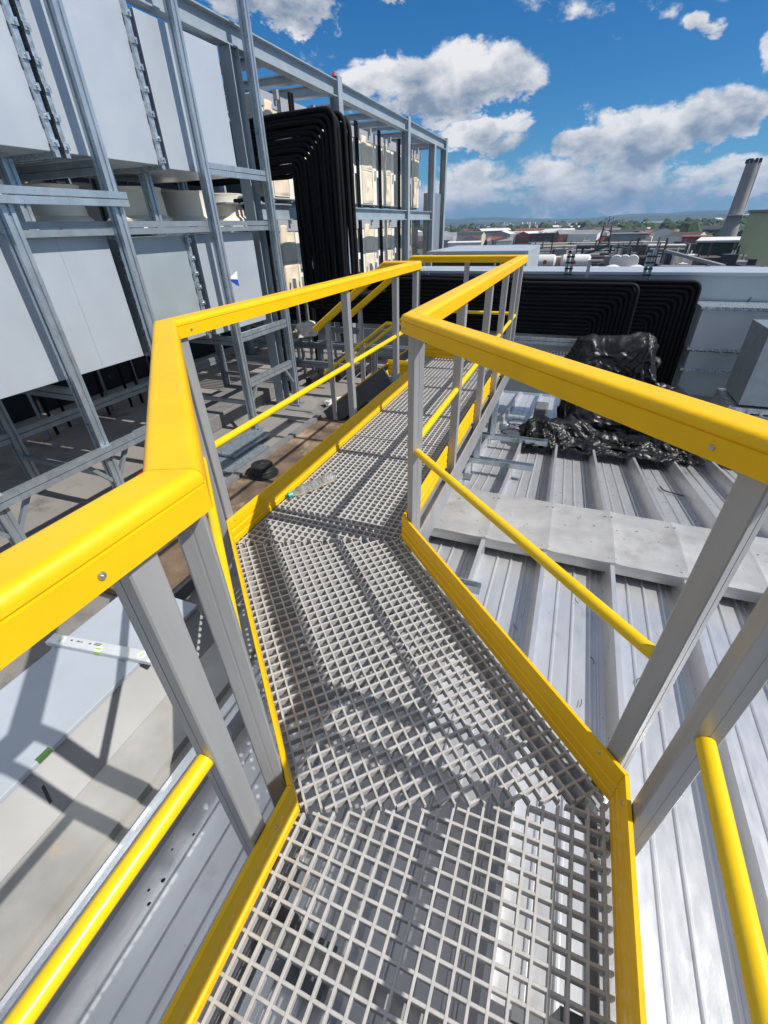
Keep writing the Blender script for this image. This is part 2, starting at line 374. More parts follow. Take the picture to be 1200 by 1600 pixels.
pan([(-1.80, 4.62), (-.62, 4.615), (-.62, 5.42), (-1.80, 5.42)], pi/2, (-.62-.015, 4.63))
# hold-down clips
for (x, y) in ((.31, .60), (.32, .28), (-.40, .33), (-.02, 1.0), (-.52, 1.75), (.335, -.25), (-1.36, 2.94), (-.68, 2.88)):
    mb = MB(); mb.box(x-.02, x+.02, y-.006, y+.006, -.010, -.003); mb.box(x-.006, x+.006, y-.02, y+.02, -.022, -.011); mb.disc((x, y, -.003), .006, .004, 8)
    mb.build('hold_down_clip', 'steel_screw', walk)
# edge channels under the deck and cross bearers
chan = [(-.020, -.043), (.012, -.043), (.012, -.19), (-.020, -.19), (-.020, -.182), (.004, -.182), (.004, -.051), (-.020, -.051)]
for path, sd_ in ((NL, -1), (NR, 1)):
    for i in range(len(path)-1):
        sweep_seg(path, i, chan, sd_).build('edge_channel', 'grp', walk)
lf = [(.070, -.02), (.165, -.02), (.165, -.17), (.158, -.17), (.158, -.028), (.070, -.028)]
sweep_seg([(-1.435, 1.30), (-1.435, 4.6)], 0, lf, -1).build('support_beam', 'grp', walk)
rfb = [(.066, .0), (.078, .0), (.078, -.16), (.066, -.16)]
sweep_seg([(-.62, 1.80), (-.62, 5.42)], 0, rfb, 1).build('support_beam', 'grp', walk)
for y in (-.55, .18, 2.2, 3.6, 4.6, 5.3):
    xa, xb = ((-.44, .33) if y < 1 else (-1.42, -.64))
    mb = MB(); mb.box(xa, xb, y-.02, y+.02, -.10, -.046); mb.build('cross_bearer', 'grp', walk)
for a, b in (((-.72, .72), (-.14, 1.28)), ((-1.2, 1.2), (-.62, 1.7))):
    mb = MB(); mb.bar((a[0], a[1], -.075), (b[0], b[1], -.075), .045, .055); mb.build('cross_bearer', 'grp', walk)
# legs under the deck standing on roof
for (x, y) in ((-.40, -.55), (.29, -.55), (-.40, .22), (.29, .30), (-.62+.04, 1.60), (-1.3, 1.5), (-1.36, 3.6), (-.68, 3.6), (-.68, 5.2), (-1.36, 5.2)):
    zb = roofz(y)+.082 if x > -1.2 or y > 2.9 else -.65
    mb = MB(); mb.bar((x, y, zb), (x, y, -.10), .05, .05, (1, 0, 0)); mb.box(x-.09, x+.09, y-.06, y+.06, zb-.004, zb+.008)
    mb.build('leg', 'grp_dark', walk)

# ------------------------------------------------------------------ guard rails
rail_prof = [(0, 1.032), (0, 1.0745), (.0030, 1.0755), (.0030, 1.0785), (0, 1.0795)] + [(.0425-.0425*math.copysign(abs(cos(t))**.62, cos(t)), 1.0795+.0225*sin(t)**.72) for t in [pi*k/18 for k in range(1, 18)]] + \
            [(.085, 1.0795), (.082, 1.0785), (.082, 1.0755), (.085, 1.0745), (.085, 1.032)]
rail_prof = [(o, z if z < 1.081 else 1.0795+min(1, (z-1.0795)/.0225*1.15)*.0215) for o, z in rail_prof]
toe_prof = [(0, .002), (0, .030), (.005, .035), (.005, .043), (0, .048), (0, .076), (.005, .081), (.005, .089), (0, .094), (0, .140), (.004, .150), (.014, .150), (.016, .146), (.016, .094),
            (.012, .089), (.012, .081), (.016, .076), (.016, .048), (.012, .043), (.012, .035), (.016, .030), (.016, .002)]
RO = .043
def post_at(x, y, ang, parent, z0=-.16, z1=1.034, w=.05):
    mb = MB(); d = Vector((cos(ang), sin(ang), 0)); h = w/2; g_ = .0022
    prof = [(-h, -h+.003), (-h+.003, -h), (-g_, -h), (-g_, -h+.0008), (g_, -h+.0008), (g_, -h), (h-.003, -h), (h, -h+.003), (h, h-.003), (h-.003, h), (-h+.003, h), (-h, h-.003)]
    mb.prism(prof, (x, y, z0), (x, y, z1), d); return mb.build('post', 'grp', parent)
def midrail(path, i, side, parent, z=.53, ext0=0, ext1=0, m='yellow_tube'):
    a = Vector(path[i]); b = Vector(path[i+1]); d = (b-a).normalized(); n = Vector((d.y, -d.x))*side
    a = a+n*RO+d*ext0; b = b+n*RO-d*ext1
    mb = MB(); mb.tube([(a.x, a.y, z), (b.x, b.y, z)], .0175, 20); return mb.build('mid_rail', m, parent, 40)
railL = empty('guard_rail', (-.5, .4, 0), 'yellow topped guard rail on the left of the walkway, bending away with it', 'guard rail', 'guard rails along the walkway')
railR = empty('guard_rail', (.4, .76, 0), 'yellow topped guard rail on the right of the walkway, running on round its far end', 'guard rail', 'guard rails along the walkway')
for path, sd_, par in ((NL, -1, railL), (NR, 1, railR)):
    for i in range(len(path)-1):
        sweep_seg(path, i, rail_prof, sd_).build('handrail', 'yellow', par, 42)
        if i < 4: sweep_seg(path, i, toe_prof, sd_).build('toe_board', 'yellow', par, 30)
    for i in range(len(path)-1):
        if sd_ < 0: e0, e1 = [(0, .15), (.065, .04), (.035, 0), (0, 0)][i]
        else: e0, e1 = [(0, .085), (.05, .055), (.06, 0), (0, 0)][i]
        midrail(path, i, sd_, par, ext0=e0, ext1=e1)
def posts(path, i, ts, side, par, **k):
    a = Vector(path[i]); b = Vector(path[i+1]); d = (b-a).normalized(); n = Vector((d.y, -d.x))*side; L = (b-a).length
    for t in ts:
        tt = t if t >= 0 else L+t
        p = a+d*tt+n*RO; post_at(p.x, p.y, atan2(d.y, d.x), par, **k)
posts(NL, 0, [.25, 1.60], -1, railL)
posts(NL, 1, [.065, -.04], -1, railL)
posts(NL, 2, [.035, 1.60, 2.60, -.05], -1, railL)
posts(NR, 0, [.6, -.085], 1, railR)
posts(NR, 1, [.05, -.055], 1, railR)
posts(NR, 2, [.06, .91, 1.78, 2.56, 3.26, 3.62], 1, railR)
posts(NR, 3, [.55, 1.12], 1, railR)
# rail screws
for p, n_ in (((-.461, .235, 1.052), (1, 0, 0)), ((-1.435, 1.47, 1.055), (1, 0, 0)), ((-.60, 1.718, 1.055), (-.7, -.7, 0)), ((.27, .848, 1.055), (-.7, -.7, 0)),
              ((-.461, .335, .118), (1, 0, 0)), ((-1.435, 1.44, .13), (1, 0, 0)), ((.30, .818, .13), (-.7, -.7, 0)), ((.355, .70, .13), (-1, 0, 0))):
    mb = MB(); mb.disc(Vector(p)-Vector(n_)*.001, .0062, .004, 14, .0045, n_); mb.disc(Vector(p)+Vector(n_)*.003, .0022, .0012, 8, None, n_)
    mb.build('screw', 'steel_screw', railL if p[0] in (-.461, -1.435) else railR, 30)

# ------------------------------------------------------------------ stairs going down to the flat roof
st = empty('staircase', (-2.2, 5.0, -.65), 'short grey stair with yellow nosings dropping from the walkway to the flat roof', 'stairs')
for y in (4.60, 5.44):
    mb = MB(); mb.prism([(-.012, -.11), (.012, -.11), (.012, .10), (-.012, .10)], (-1.80, y, -.02), (-2.62, y, -.62)); mb.build('stringer', 'stringer', st)
    mb = MB(); mb.bar((-1.80, y, .112), (-2.60, y, -.475), .030, .014); mb.build('edge_trim', 'yellow', st)
for k in range(3):
    x1 = -1.80-.24*k; z = -.165-.165*k
    mb = MB(); mb.box(x1-.25, x1, 4.614, 5.426, z-.035, z); mb.build('tread', 'grating', st)
    mb = MB(); mb.box(x1-.26, x1-.215, 4.614, 5.426, z+.001, z+.012); mb.box(x1-.262, x1-.2505, 4.614, 5.426, z-.035, z+.0115); mb.build('nosing', 'yellow', st)
for par, yy in ((railL, 4.62-RO), (railR, 5.42+RO)):
    mb = MB(); mb.prism([(-.0425, -.032), (.0425, -.032), (.0425, .02), (.03, .032), (-.03, .032), (-.0425, .02)], (-1.795, yy, 1.065), (-2.66, yy, .43)); mb.build('handrail', 'yellow', par, 30)
    mb = MB(); mb.tube([(-1.795, yy, .53), (-2.60, yy, -.06)], .0175, 14); mb.build('mid_rail', 'yellow_tube', par, 40)
    post_at(-2.50, yy, 0, par, -.62, .52)

# ------------------------------------------------------------------ roof brackets (strut across the ribs)
def chprof(w, h, t=.004):
    return [(-w/2, -h/2), (w/2, -h/2), (w/2, h/2), (w/2-.010, h/2), (w/2-.010, h/2-t), (w/2-t, h/2-t), (w/2-t, -h/2+t), (-w/2+t, -h/2+t), (-w/2+t, h/2-t), (-w/2+.010, h/2-t), (-w/2+.010, h/2), (-w/2, h/2)]
for y, lab in ((3.98, 'nearer galvanised strut bracket lying across roof ribs beside the walkway with a short upright'),
               (5.02, 'galvanised strut bracket across roof ribs whose end goes under the black sheet')):
    b = empty('roof_bracket', (-.3, y, roofz(y)), lab, 'bracket', 'strut brackets under the walkway')
    z = roofz(y)+.150
    mb = MB(); mb.prism(chprof(.08, .05), (-1.42, y, z), (-.07 if y < 4.5 else .02, y, z)); mb.build('base_channel', 'galv', b)
    mb = MB(); mb.prism(chprof(.055, .055), (-.62, y+.0, z+.027), (-.62, y, z+(.50 if y < 4.5 else .62)), (0, 1, 0)); mb.build('upright', 'galv', b)
b = empty('roof_bracket', (-.3, 1.9, Z_R), 'low strut bracket on the near roof ribs just outside the angled toe board', 'bracket', 'strut brackets under the walkway')
for y in (1.62, 1.92):
    mb = MB(); mb.prism(chprof(.06, .045), (-1.15, y, Z_R+.145), (-.12 if y < 1.8 else -.2, y, Z_R+.145)); mb.build('base_channel', 'galv', b)

# ------------------------------------------------------------------ pale upstand box with spirit level
bx = empty('roof_upstand', (-1.9, 0, -.65), 'pale blue-grey box upstand along the roof edge left of the near walkway', 'upstand')
y1 = 1.22
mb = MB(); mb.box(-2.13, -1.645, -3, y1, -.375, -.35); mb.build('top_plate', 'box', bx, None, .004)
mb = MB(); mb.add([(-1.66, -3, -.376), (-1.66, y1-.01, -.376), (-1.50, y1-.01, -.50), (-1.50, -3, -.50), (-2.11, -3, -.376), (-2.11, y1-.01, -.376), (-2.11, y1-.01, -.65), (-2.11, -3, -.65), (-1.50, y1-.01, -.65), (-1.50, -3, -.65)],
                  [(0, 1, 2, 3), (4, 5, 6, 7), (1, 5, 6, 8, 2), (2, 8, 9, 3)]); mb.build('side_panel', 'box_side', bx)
mb = MB(); mb.add([(-1.499, -3, -.501), (-1.499, 1.6, -.501), (-1.27, 1.6, -.512), (-1.27, -3, -.512), (-1.262, -3, -.545), (-1.262, 1.6, -.545), (-1.19, 1.6, -.55), (-1.19, -3, -.55), (-1.499, 1.6, -.66), (-1.19, 1.6, -.66)],
                  [(0, 1, 2, 3), (3, 2, 5, 4), (4, 5, 6, 7), (1, 8, 9, 6, 5, 2)]); mb.build('flashing', 'flash', bx)
q0 = onX(78, 1178, -1.642)
mb = MB(); mb.box(-1.660, -1.6405, .31, .365, -.366, -.3470); mb.build('green_mark', 'leaf', bx)
mb = MB(); mb.add([(-1.60, .26, -.4205), (-1.545, .235, -.4632), (-1.545, .247, -.4632), (-1.60, .272, -.4205)], [(0, 1, 2, 3)]); mb.build('slot', 'ink', bx)
random.seed(3)
for k in range(6):
    cxx, cyy = -1.02+.05*random.random()+.03*(k % 2), -.05+.42*random.random()
    lab_ = 'black crumb of sealant on the roof sheet below the near left mid rail'
    bmx = MB(); rr = .002+.003*random.random(); bmx.tube([(cxx, cyy, Z_R+.001), (cxx+rr*.4, cyy+rr, Z_R+rr*.9), (cxx+rr, cyy+rr*2.4, Z_R+.001)], [rr*.8, rr, rr*.5], 6)
    tag(bmx.build('sealant_crumb', 'rubber', None, 60), lab_, 'debris', 'sealant crumbs on the near roof')
sl = empty('spirit_level', (-1.87, .78, -.35), 'silver spirit level with green vials lying across the pale upstand', 'spirit level')
sl.rotation_euler = (0, 0, radians(9)); sl.location = (-1.875, .80, -.35)
def local(mb, name, m, par, **k):
    ob = mb.build(name, m, None, **k); ob.parent = par; return ob
mb = MB(); mb.prism([(-.030, .001), (.030, .001), (.030, .022), (.027, .025), (-.027, .025), (-.030, .022)], (-.30, 0, 0), (.30, 0, 0)); local(mb, 'body', 'level', sl)
for x in (-.2997, .2915):
    mb = MB(); mb.box(x-.008, x+.0165, -.0305, .0305, .0005, .0258); local(mb, 'end_cap', 'white', sl, bevel=.003)
for x, a in ((-.235, 1), (.0, 0), (.235, 1)):
    yc = 0 if a else -.012
    mb = MB(); mb.disc((x, yc, .0252), .021 if a else .019, .0012, 24); o = local(mb, 'vial_window', 'white', sl)
    mb = MB()
    if a: mb.tube([(x-.003, yc-.014, .0275), (x+.003, yc+.014, .0275)], .0035, 10)
    else: mb.tube([(x-.013, yc, .0275), (x+.013, yc, .0275)], .0045, 10)
    local(mb, 'vial', 'green', sl)
mb = MB(); mb.box(-.015, .015, -.0312, -.0296, .004, .024); local(mb, 'vial_side', 'green', sl)
mb = MB()
for (x, w) in ((-.185, .012), (-.150, .004), (-.143, .010), (-.130, .003), (-.123, .003), (-.117, .003), (-.075, .010), (-.045, .006), (-.036, .004), (-.029, .004), (-.022, .006), (-.013, .004)):
    mb.box(x, x+w, .004, .012, .0251, .0256)
mb.box(-.045, -.005, .015, .018, .0251, .0256)
local(mb, 'printing', 'ink', sl)

# ------------------------------------------------------------------ gutter strip, edging and bits on the flat roof
mb = MB(); mb.box(-2.72, -2.08, 1.30, 6.6, -.649, -.632); o = mb.build('gutter_lining', 'rust'); tag(o, 'rusty brown lined gutter strip running beside the far walkway', 'gutter')
mb = MB(); mb.box(-2.80, -2.722, 1.0, 6.6, -.649, -.60); mb.box(-2.078, -2.05, 1.3, 6.6, -.649, -.56); o = mb.build('edging_strip', 'kerb'); tag(o, 'narrow grey edging along the rusty gutter strip', 'edging')
mb = MB(); mb.box(-2.98, -2.93, -3, 3.0, -.649, -.625); o = mb.build('edging_strip', 'kerb'); tag(o, 'thin grey edging lying on the flat roof near the pale upstand', 'edging')
gl = empty('roof_outlet', (-2.55, 3.08, -.632), 'black round ribbed roof outlet cap in the rusty gutter', 'roof outlet')
mb = MB(); c = Vector((-2.55, 3.08, -.63))
prof = [(.0, .12), (.05, .118), (.07, .11), (.085, .112), (.10, .105), (.104, .09), (.098, .085), (.105, .07), (.100, .06), (.108, .045), (.102, .035), (.112, .0)]
vs = []; fs = []; n = 28
for r, z in prof:
    for k in range(n):
        rr = r*(1+.03*(k % 2)); vs.append((c.x+rr*cos(2*pi*k/n), c.y+rr*sin(2*pi*k/n), c.z+z))
for i in range(len(prof)-1):
    for k in range(n): fs.append((i*n+k, i*n+(k+1) % n, (i+1)*n+(k+1) % n, (i+1)*n+k))
mb.add(vs, fs); mb.build('dome', 'rubber', gl, 30)
mb = MB(); mb.disc(c+Vector((0, 0, .118)), .03, .012, 14, .022); mb.build('cap', 'rubber', gl)
mb = MB(); mb.disc(c+Vector((0, 0, -.002)), .15, .008, 24); mb.build('base_ring', 'rubber', gl)
# small weed growing in gutter
mb = MB(); c = Vector((-2.25, 3.55, -.60))
for k in range(16):
    a = random.random()*2*pi; L = .05+.06*random.random(); d = Vector((cos(a), sin(a), .25+.5*random.random())); s_ = Vector((-sin(a), cos(a), 0))*.008
    p = c+d*L*.4
    mb.add([c, p+s_, c+d*L, p-s_], [(0, 1, 2, 3)])
o = mb.build('weed', 'leaf'); tag(o, 'tiny green weed in the rusty gutter strip', 'plant')

# ------------------------------------------------------------------ steel strut frame carrying the ducts
XF = -3.30
sf = empty('duct_support_frame', (XF, 3, -.65), 'galvanised slotted strut frame standing left of the walkway around the grey ducts', 'steel frame')
def strutprof(w):
    h = w/2; g1, g2, dp = .011, .004, .012
    q = [(-h, -h), (-g1, -h), (-g1, -h+dp), (g1, -h+dp), (g1, -h), (h, -h)]
    out = []
    for r in range(4):
        c, s_ = cos(r*pi/2), sin(r*pi/2)
        out += [(x*c-y*s_, x*s_+y*c) for x, y in q[:-1]]
    return out
SP = strutprof(.074)
def spost(x, y, z0, z1, name='post'):
    mb = MB(); mb.prism(SP, (x, y, z0), (x, y, z1), (1, 0, 0)); return mb.build(name, 'galv', sf)
def srail(p0, p1, double=True, m='galv', par=None, name='rail'):
    mb = MB(); up = Vector((0, 0, 1))
    if double:
        for dz in (-.0235, .0235): mb.prism(chprof(.041, .041), Vector(p0)+up*dz, Vector(p1)+up*dz, (-1, 0, 0) if abs(p1[1]-p0[1]) > abs(p1[0]-p0[0]) else (0, 1, 0))
    else: mb.prism(chprof(.041, .041), p0, p1, (-1, 0, 0) if abs(p1[1]-p0[1]) > abs(p1[0]-p0[0]) else (0, 1, 0))
    return mb.build(name, m, par or sf)
for y, z0, z1 in ((.45, -.6, 1.56), (1.30, -.6, 1.56), (2.13, -.6, 1.56), (2.93, -.6, 4.3), (4.00, -.6, 4.3), (4.98, -.6, 4.3)):
    spost(XF, y, z0, z1)
    mb = MB(); mb.box(XF-.075, XF+.075, y-.075, y+.075, -.648, -.625); mb.box(XF-.035, XF+.035, y-.045, y+.045, -.625, -.598); mb.disc((XF+.055, y, -.625), .012, .02, 8); mb.build('foot', 'galv_dull', sf)
for y in (1.30, 2.13, 4.00, 4.98):   # second row behind
    mb = MB(); mb.prism(SP, (XF-1.15, y, -.62), (XF-1.15, y, .45 if y < 3 else 2.6), (1, 0, 0)); mb.build('post', 'galv_dull', sf)
    srail((XF-.036, y, -.30), (XF-1.115, y, -.30), False, 'galv_dull'); srail((XF-.036, y, .385), (XF-1.115, y, .385), True, 'galv_dull')
    mb = MB(); mb.box(XF-1.22, XF-1.08, y-.07, y+.07, -.648, -.62); mb.build('foot', 'galv_dull', sf)
srail((XF+.06, -1.2, -.055), (XF+.06, 2.97, -.055)); srail((XF, 4.04, -.085), (XF, 4.94, -.085))
srail((XF, 4.04, .41), (XF, 4.94, .41)); srail((XF, 4.04, 1.86), (XF, 4.94, 1.86))
srail((XF+.06, -1.2, 1.60), (XF+.06, 3.0, 1.60))
srail((XF-.058, 2.2, 1.425), (XF-.058, 5.05, 1.425), True, 'galv_dull')
srail((XF-1.15, -1, 1.90), (XF-1.15, 5.0, 1.90), True, 'galv_dull'); srail((XF-1.15, -1, -.1), (XF-1.15, 5.0, -.1), True, 'galv_dull')
for y in (2.1, 3.0): srail((XF-.036, y, 1.80), (XF-1.12, y, 1.80), True, 'galv_dull')
for y in (2.55, 3.35, 3.75):
    mb = MB(); mb.prism(SP, (XF-.45, y, 1.42), (XF-.45, y, 1.83), (1, 0, 0)); mb.build('short_post', 'galv', sf)
for y in (1.30, 2.13, 4.00, 4.98):   # knee braces
    for s_ in ((-1,) if y == 4.98 else (1,) if y == 4.0 else (-1, 1)):
        mb = MB(); mb.bar((XF, y+s_*.036, -.32), (XF, y+s_*.20, -.098), .03, .03, (1, 0, 0)); mb.build('brace', 'galv_dull', sf)
    
# ------------------------------------------------------------------ grey ventilation ducts
def bolts(mb, x, ya, yb, z0, z1, n, sx=1):
    pass
def duct(label, x0, x1, y0, y1, z0, z1, m='duct', flange=(True, True), seam=None, frame=True):
    d = empty('air_duct', ((x0+x1)/2, (y0+y1)/2, z0), label, 'air duct', 'rectangular air ducts in the strut frame')
    mb = MB(); g_ = .034
    mb.box(x0, x1, y0+g_*flange[0], y1-g_*flange[1], z0, z1); mb.build('casing', m, d, None, .004)
    for on, y, s_ in ((flange[0], y0+g_/2, 1), (flange[1], y1-g_/2, -1)):
        if not on: continue
        mb = MB(); h = .03
        mb.box(x0-h, x1+h, y-.017, y+.0165, z1-.002, z1+h); mb.box(x0-h, x1+h, y-.017, y+.0165, z0-h, z0+.002)
        mb.box(x1-.002, x1+h, y-.0168, y+.0163, z0+.003, z1-.003); mb.box(x0-h, x0+.002, y-.0168, y+.0163, z0+.003, z1-.003)
        nb = max(3, int((z1-z0)/.14))
        for k in range(nb+1):   # clamp cleats
            zz = z0+.04+(z1-z0-.08)*k/nb+random.uniform(-.01, .01); mb.box(x1+h-.012, x1+h+.014, y-.023, y+.022, zz-.018, zz+.018); mb.disc((x1+h+.012, y, zz), .008, .014, 6, None, (1, 0, 0))
        mb.build('flange', 'flange', d)
    if seam is not None:
        mb = MB(); mb.tube([(x1+.0005, seam, z0+.01), (x1+.0005, seam, z1-.01)], .0028, 6); mb.build('seam', 'duct', d)
    return d
XD = -3.42
duct('large near duct in the lower tier with a fine vertical seam, nearest the camera', -4.45, XD, -.9, 1.32, .49, 1.40, flange=(True, False))
duct('wide lower tier duct panel with a fine vertical seam line', -4.45, XD, 1.40, 2.88, .49, 1.40, seam=2.47, flange=(False, False))
duct('greenish grey lower duct section between two bolted flanges', -4.40, XD-.05, 2.98, 3.78, .49, 1.36, 'duct_blue')
d4 = duct('lower tier duct end panel carrying a small blue and white triangle sticker', -4.45, XD+.0, 3.84, 4.74, .48, 1.37, flange=(False, False))
duct('upper tier duct beside the frame top left corner of the photo', -4.55, XD-.02, .1, 2.72, 1.86, 3.6)
duct('tall upper tier duct section between two flanges with bolts', -4.55, XD-.02, 2.76, 3.66, 1.86, 3.6)
duct('upper tier attenuator box with plain bright panel, farthest of the upper ducts', -4.55, XD+.0, 3.72, 4.66, 1.84, 2.78, flange=(False, False))
# sticker
mb = MB(); p = [onX(357, 436, XD+.004), onX(370, 423, XD+.004), onX(374, 447, XD+.004)]; q = onX(371.5, 436.5, XD+.004)
mid = p[0].lerp(q, 1)
mb.add([p[0], q, p[1]], [(0, 1, 2)]); ob = mb.build('sticker_white', 'white', d4)
mb = MB(); mb.add([p[0]+Vector((0, 0, -.003)), p[2], q+Vector((0, 0, -.003))], [(0, 1, 2)]); mb.build('sticker_blue', 'blue', d4)

# fan cowls seen in the gap between the tiers
for k, (y, x, r) in enumerate(((3.95, -4.15, .30), (4.72, -4.2, .30), (5.32, -4.2, .30), (2.75, -4.4, .26), (3.3, -4.4, .26))):
    labs = ['cream fan cowl in the gap between duct tiers, middle of the row', 'cream fan cowl in the gap between duct tiers, next to the tall post', 'cream stepped fan cowl farthest along the gap between duct tiers',
            'cream fan cowl partly behind the upper left rail', 'cream fan cowl farthest left between the duct tiers']
    t = empty('fan_cowl', (x, y, 1.42), labs[k], 'fan cowl', 'cream fan cowls behind the ducts')
    mb = MB(); pr = [(r*1.0, 0), (r*.99, .03), (r*.86, .06), (r*.82, .25), (r*.86, .28), (r*.80, .285), (r*.72, .1)]; n = 32; vs = []; fs = []
    for a, z in pr:
        for q_ in range(n): vs.append((x+a*cos(2*pi*q_/n), y+a*sin(2*pi*q_/n), 1.47+z))
    for i in range(len(pr)-1):
        for q_ in range(n): fs.append((i*n+q_, i*n+(q_+1) % n, (i+1)*n+(q_+1) % n, (i+1)*n+q_))
    mb.add(vs, fs); mb.build('cowl', 'cream', t, 40)
    mb = MB(); mb.box(x-.32, x+.32, y-.29, y+.29, 1.405, 1.469); mb.build('base_plate', 'cream', t)

# vertical service pipes behind the frame
vp_lab = 'thin black service pipe rising behind the duct frame'
mbp = None
for k in range(22):
    y = 3.0+k*.17+random.uniform(-.04, .04) if k < 14 else 5.25+(k-14)*.07; x = -5.6+random.uniform(-.15, .15) if k < 14 else -3.75+.02*(k % 3)
    mb = MB(); z1_ = 3.0 if k < 14 else 1.62+.03*(k % 4)
    pts = [(x, y, -.64), (x, y, z1_-.12)]
    if k >= 14: pts += [(x-.02, y, z1_-.04), (x-.07, y, z1_), (x-.5, y, z1_)]
    else: pts = [(x, y, -.64), (x, y, z1_)]
    mb.tube(pts, .018 if k < 14 else .022, 8); o = mb.build('service_pipe', 'black' if k % 3 else 'galv_dull', None, 40)
    tag(o, vp_lab if k < 14 else 'black pipe curving back at mid height behind the third strut post', 'pipe', 'service pipes behind the duct frame')

# ------------------------------------------------------------------ main steel frame with condensers
XM = -3.50
ms_ = empty('steel_gantry', (XM, 8, -.65), 'two tier galvanised steel gantry running away from the camera and holding the condensers', 'steel gantry')
def ibeam(h, w, tf=.012, tw=.010):
    return [(-w/2, -h/2), (w/2, -h/2), (w/2, -h/2+tf), (tw/2, -h/2+tf), (tw/2, h/2-tf), (w/2, h/2-tf), (w/2, h/2), (-w/2, h/2), (-w/2, h/2-tf), (-tw/2, h/2-tf), (-tw/2, -h/2+tf), (-w/2, -h/2+tf)]
colys = [(4.94, 3.0), (7.22, 3.06), (10.12, 3.02), (11.9, 2.9), (12.88, 3.02)]
mb = MB()
for (ya, yb) in ((-2.5, 7.14), (7.30, 10.05), (10.20, 12.82)):
    mb = MB(); mb.prism(ibeam(.17, .12), (XM, ya, 2.93), (XM, yb, 2.93)); mb.build('top_beam', 'beam', ms_)
for y, zt in colys:
    mb = MB(); mb.prism(ibeam(.14, .13), (XM-.0, y, -.64), (XM, y, 2.842 if y in (4.94, 11.9) else 3.06), (1, 0, 0) if y != 4.94 else (0, 1, 0)); mb.build('column', 'beam', ms_)
    mb = MB(); mb.prism(ibeam(.14, .13), (XM-2.2, y, -.64), (XM-2.2, y, 2.9), (1, 0, 0)); mb.build('column', 'beam', ms_)
    mb = MB(); mb.prism(ibeam(.12, .10), (XM-.07, y, 2.95), (XM-2.13, y, 2.95)); mb.build('cross_beam', 'beam', ms_)
for y in (5.7, 6.45, 8.1, 8.9, 9.6, 10.9, 12.4):
    mb = MB(); mb.prism(ibeam(.09, .09), (XM-.07, y, 2.92), (XM-2.13, y, 2.92)); mb.build('cross_beam', 'beam', ms_)
mb = MB(); mb.prism(ibeam(.16, .1), (XM-2.27, -2.5, 2.90), (XM-2.27, 12.9, 2.90)); mb.build('top_beam', 'beam', ms_)
for (ya, yb) in ((5.02, 7.14), (7.30, 10.05), (10.20, 11.82)):
    mb = MB(); mb.prism(ibeam(.16, .10), (XM, ya, 1.56), (XM, yb, 1.56)); mb.build('middle_beam', 'beam', ms_)
mb = MB(); mb.box(XM-1.2, XM-.40, 5.0, 11.8, 1.645, 1.66); mb.build('shelf', 'galv_dull', ms_)
mb = MB(); mb.box(XM+.0, XM+.02, 12.0, 12.65, -.2, 2.0); mb.box(XM-.2, XM+.06, 11.96, 12.0, -.2, 2.0); mb.build('side_panel', 'galv_dull', ms_)
# red tip on column
mb = MB(); mb.disc((XM, 7.2, 3.06), .035, .05, 8, .01); mb.build('red_marker', 'red', ms_)

ref = {}
def condenser(y0, w, z0, lab, first=[]):
    if first:
        src = first[0]
        r = src.copy(); COL.objects.link(r); r.location = (-3.95, y0, z0); r['label'] = lab
        for ch in src.children:
            c_ = ch.copy(); COL.objects.link(c_); c_.parent = r
            for g2 in ch.children: d_ = g2.copy(); COL.objects.link(d_); d_.parent = c_
        r.scale = (1, w/.80, 1); return r
    r = empty('condenser_unit', (0, 0, 0), lab, 'condenser', 'twin fan condensers on the gantry')
    mb = MB(); mb.box(-.34, 0, 0, .80, .03, 1.06); cs = local(mb, 'casing', 'cream', r, bevel=.008)
    for fy in (.08, .66): mb = MB(); mb.box(-.30, -.02, fy, fy+.06, 0, .03); local(mb, 'foot', 'galv_dull', r)
    for k in range(2):
        zc = .30+.49*k; yc = .34
        mb = MB(); s_ = .236; N = 22; vs = []; fs = []
        # swept guard panel: a twisted relief that catches the light diagonally
        for j in range(N+1):
            for i in range(N+1):
                u = -1+2*i/N; v = -1+2*j/N; rr = hypot(u, v); th = atan2(v, u)
                edge = 1 if max(abs(u), abs(v)) > .97 else 0
                h_ = .014 if not edge else .002
                h_ += 0 if edge else .015*cos(2*th+1.9*rr)*min(1, rr*1.6)*max(0, 1.05-rr*.55)+.018*math.exp(-(rr/.18)**2)
                vs.append((h_, yc+u*s_, zc+v*s_))
        for j in range(N):
            for i in range(N): a = j*(N+1)+i; fs.append((a, a+1, a+N+2, a+N+1))
        mb.add(vs, fs); gd = local(mb, 'fan_guard', 'cream_d', r, smooth=60)
        mb = MB()
        for q_ in range(4):
            a0 = (-s_-.008, s_+.002)[q_ % 2]
            if q_ < 2: mb.box(0.001, .014, yc+a0, yc+a0+.006, zc-s_-.008, zc+s_+.008)
            else: mb.box(0.001, .014, yc-s_-.002, yc+s_+.002, zc+a0, zc+a0+.006)
        fr_ = local(mb, 'guard_frame', 'cream', gd)
    mb = MB(); mb.box(.001, .05, .68, .76, .46, .56); local(mb, 'service_cover', 'white', r)
    first.append(r); r.location = (-3.95, y0, z0); r.scale = (1, w/.80, 1); return r
cy = [(6.02, .62), (6.86, .80), (7.86, .84), (8.90, .80), (9.93, .72), (11.02, .62), (11.74, .62)]
for r_, (zz, tier) in enumerate(((1.70, 'upper'), (.42, 'lower'))):
    for k, (y, w) in enumerate(cy):
        condenser(y, w, zz, 'cream twin fan condenser, %s in the %s tier of the gantry' % (['nearest the camera', 'second from the near end', 'third from the near end', 'fourth from the near end', 'third from the far end', 'second from the far end', 'farthest away'][k], tier))
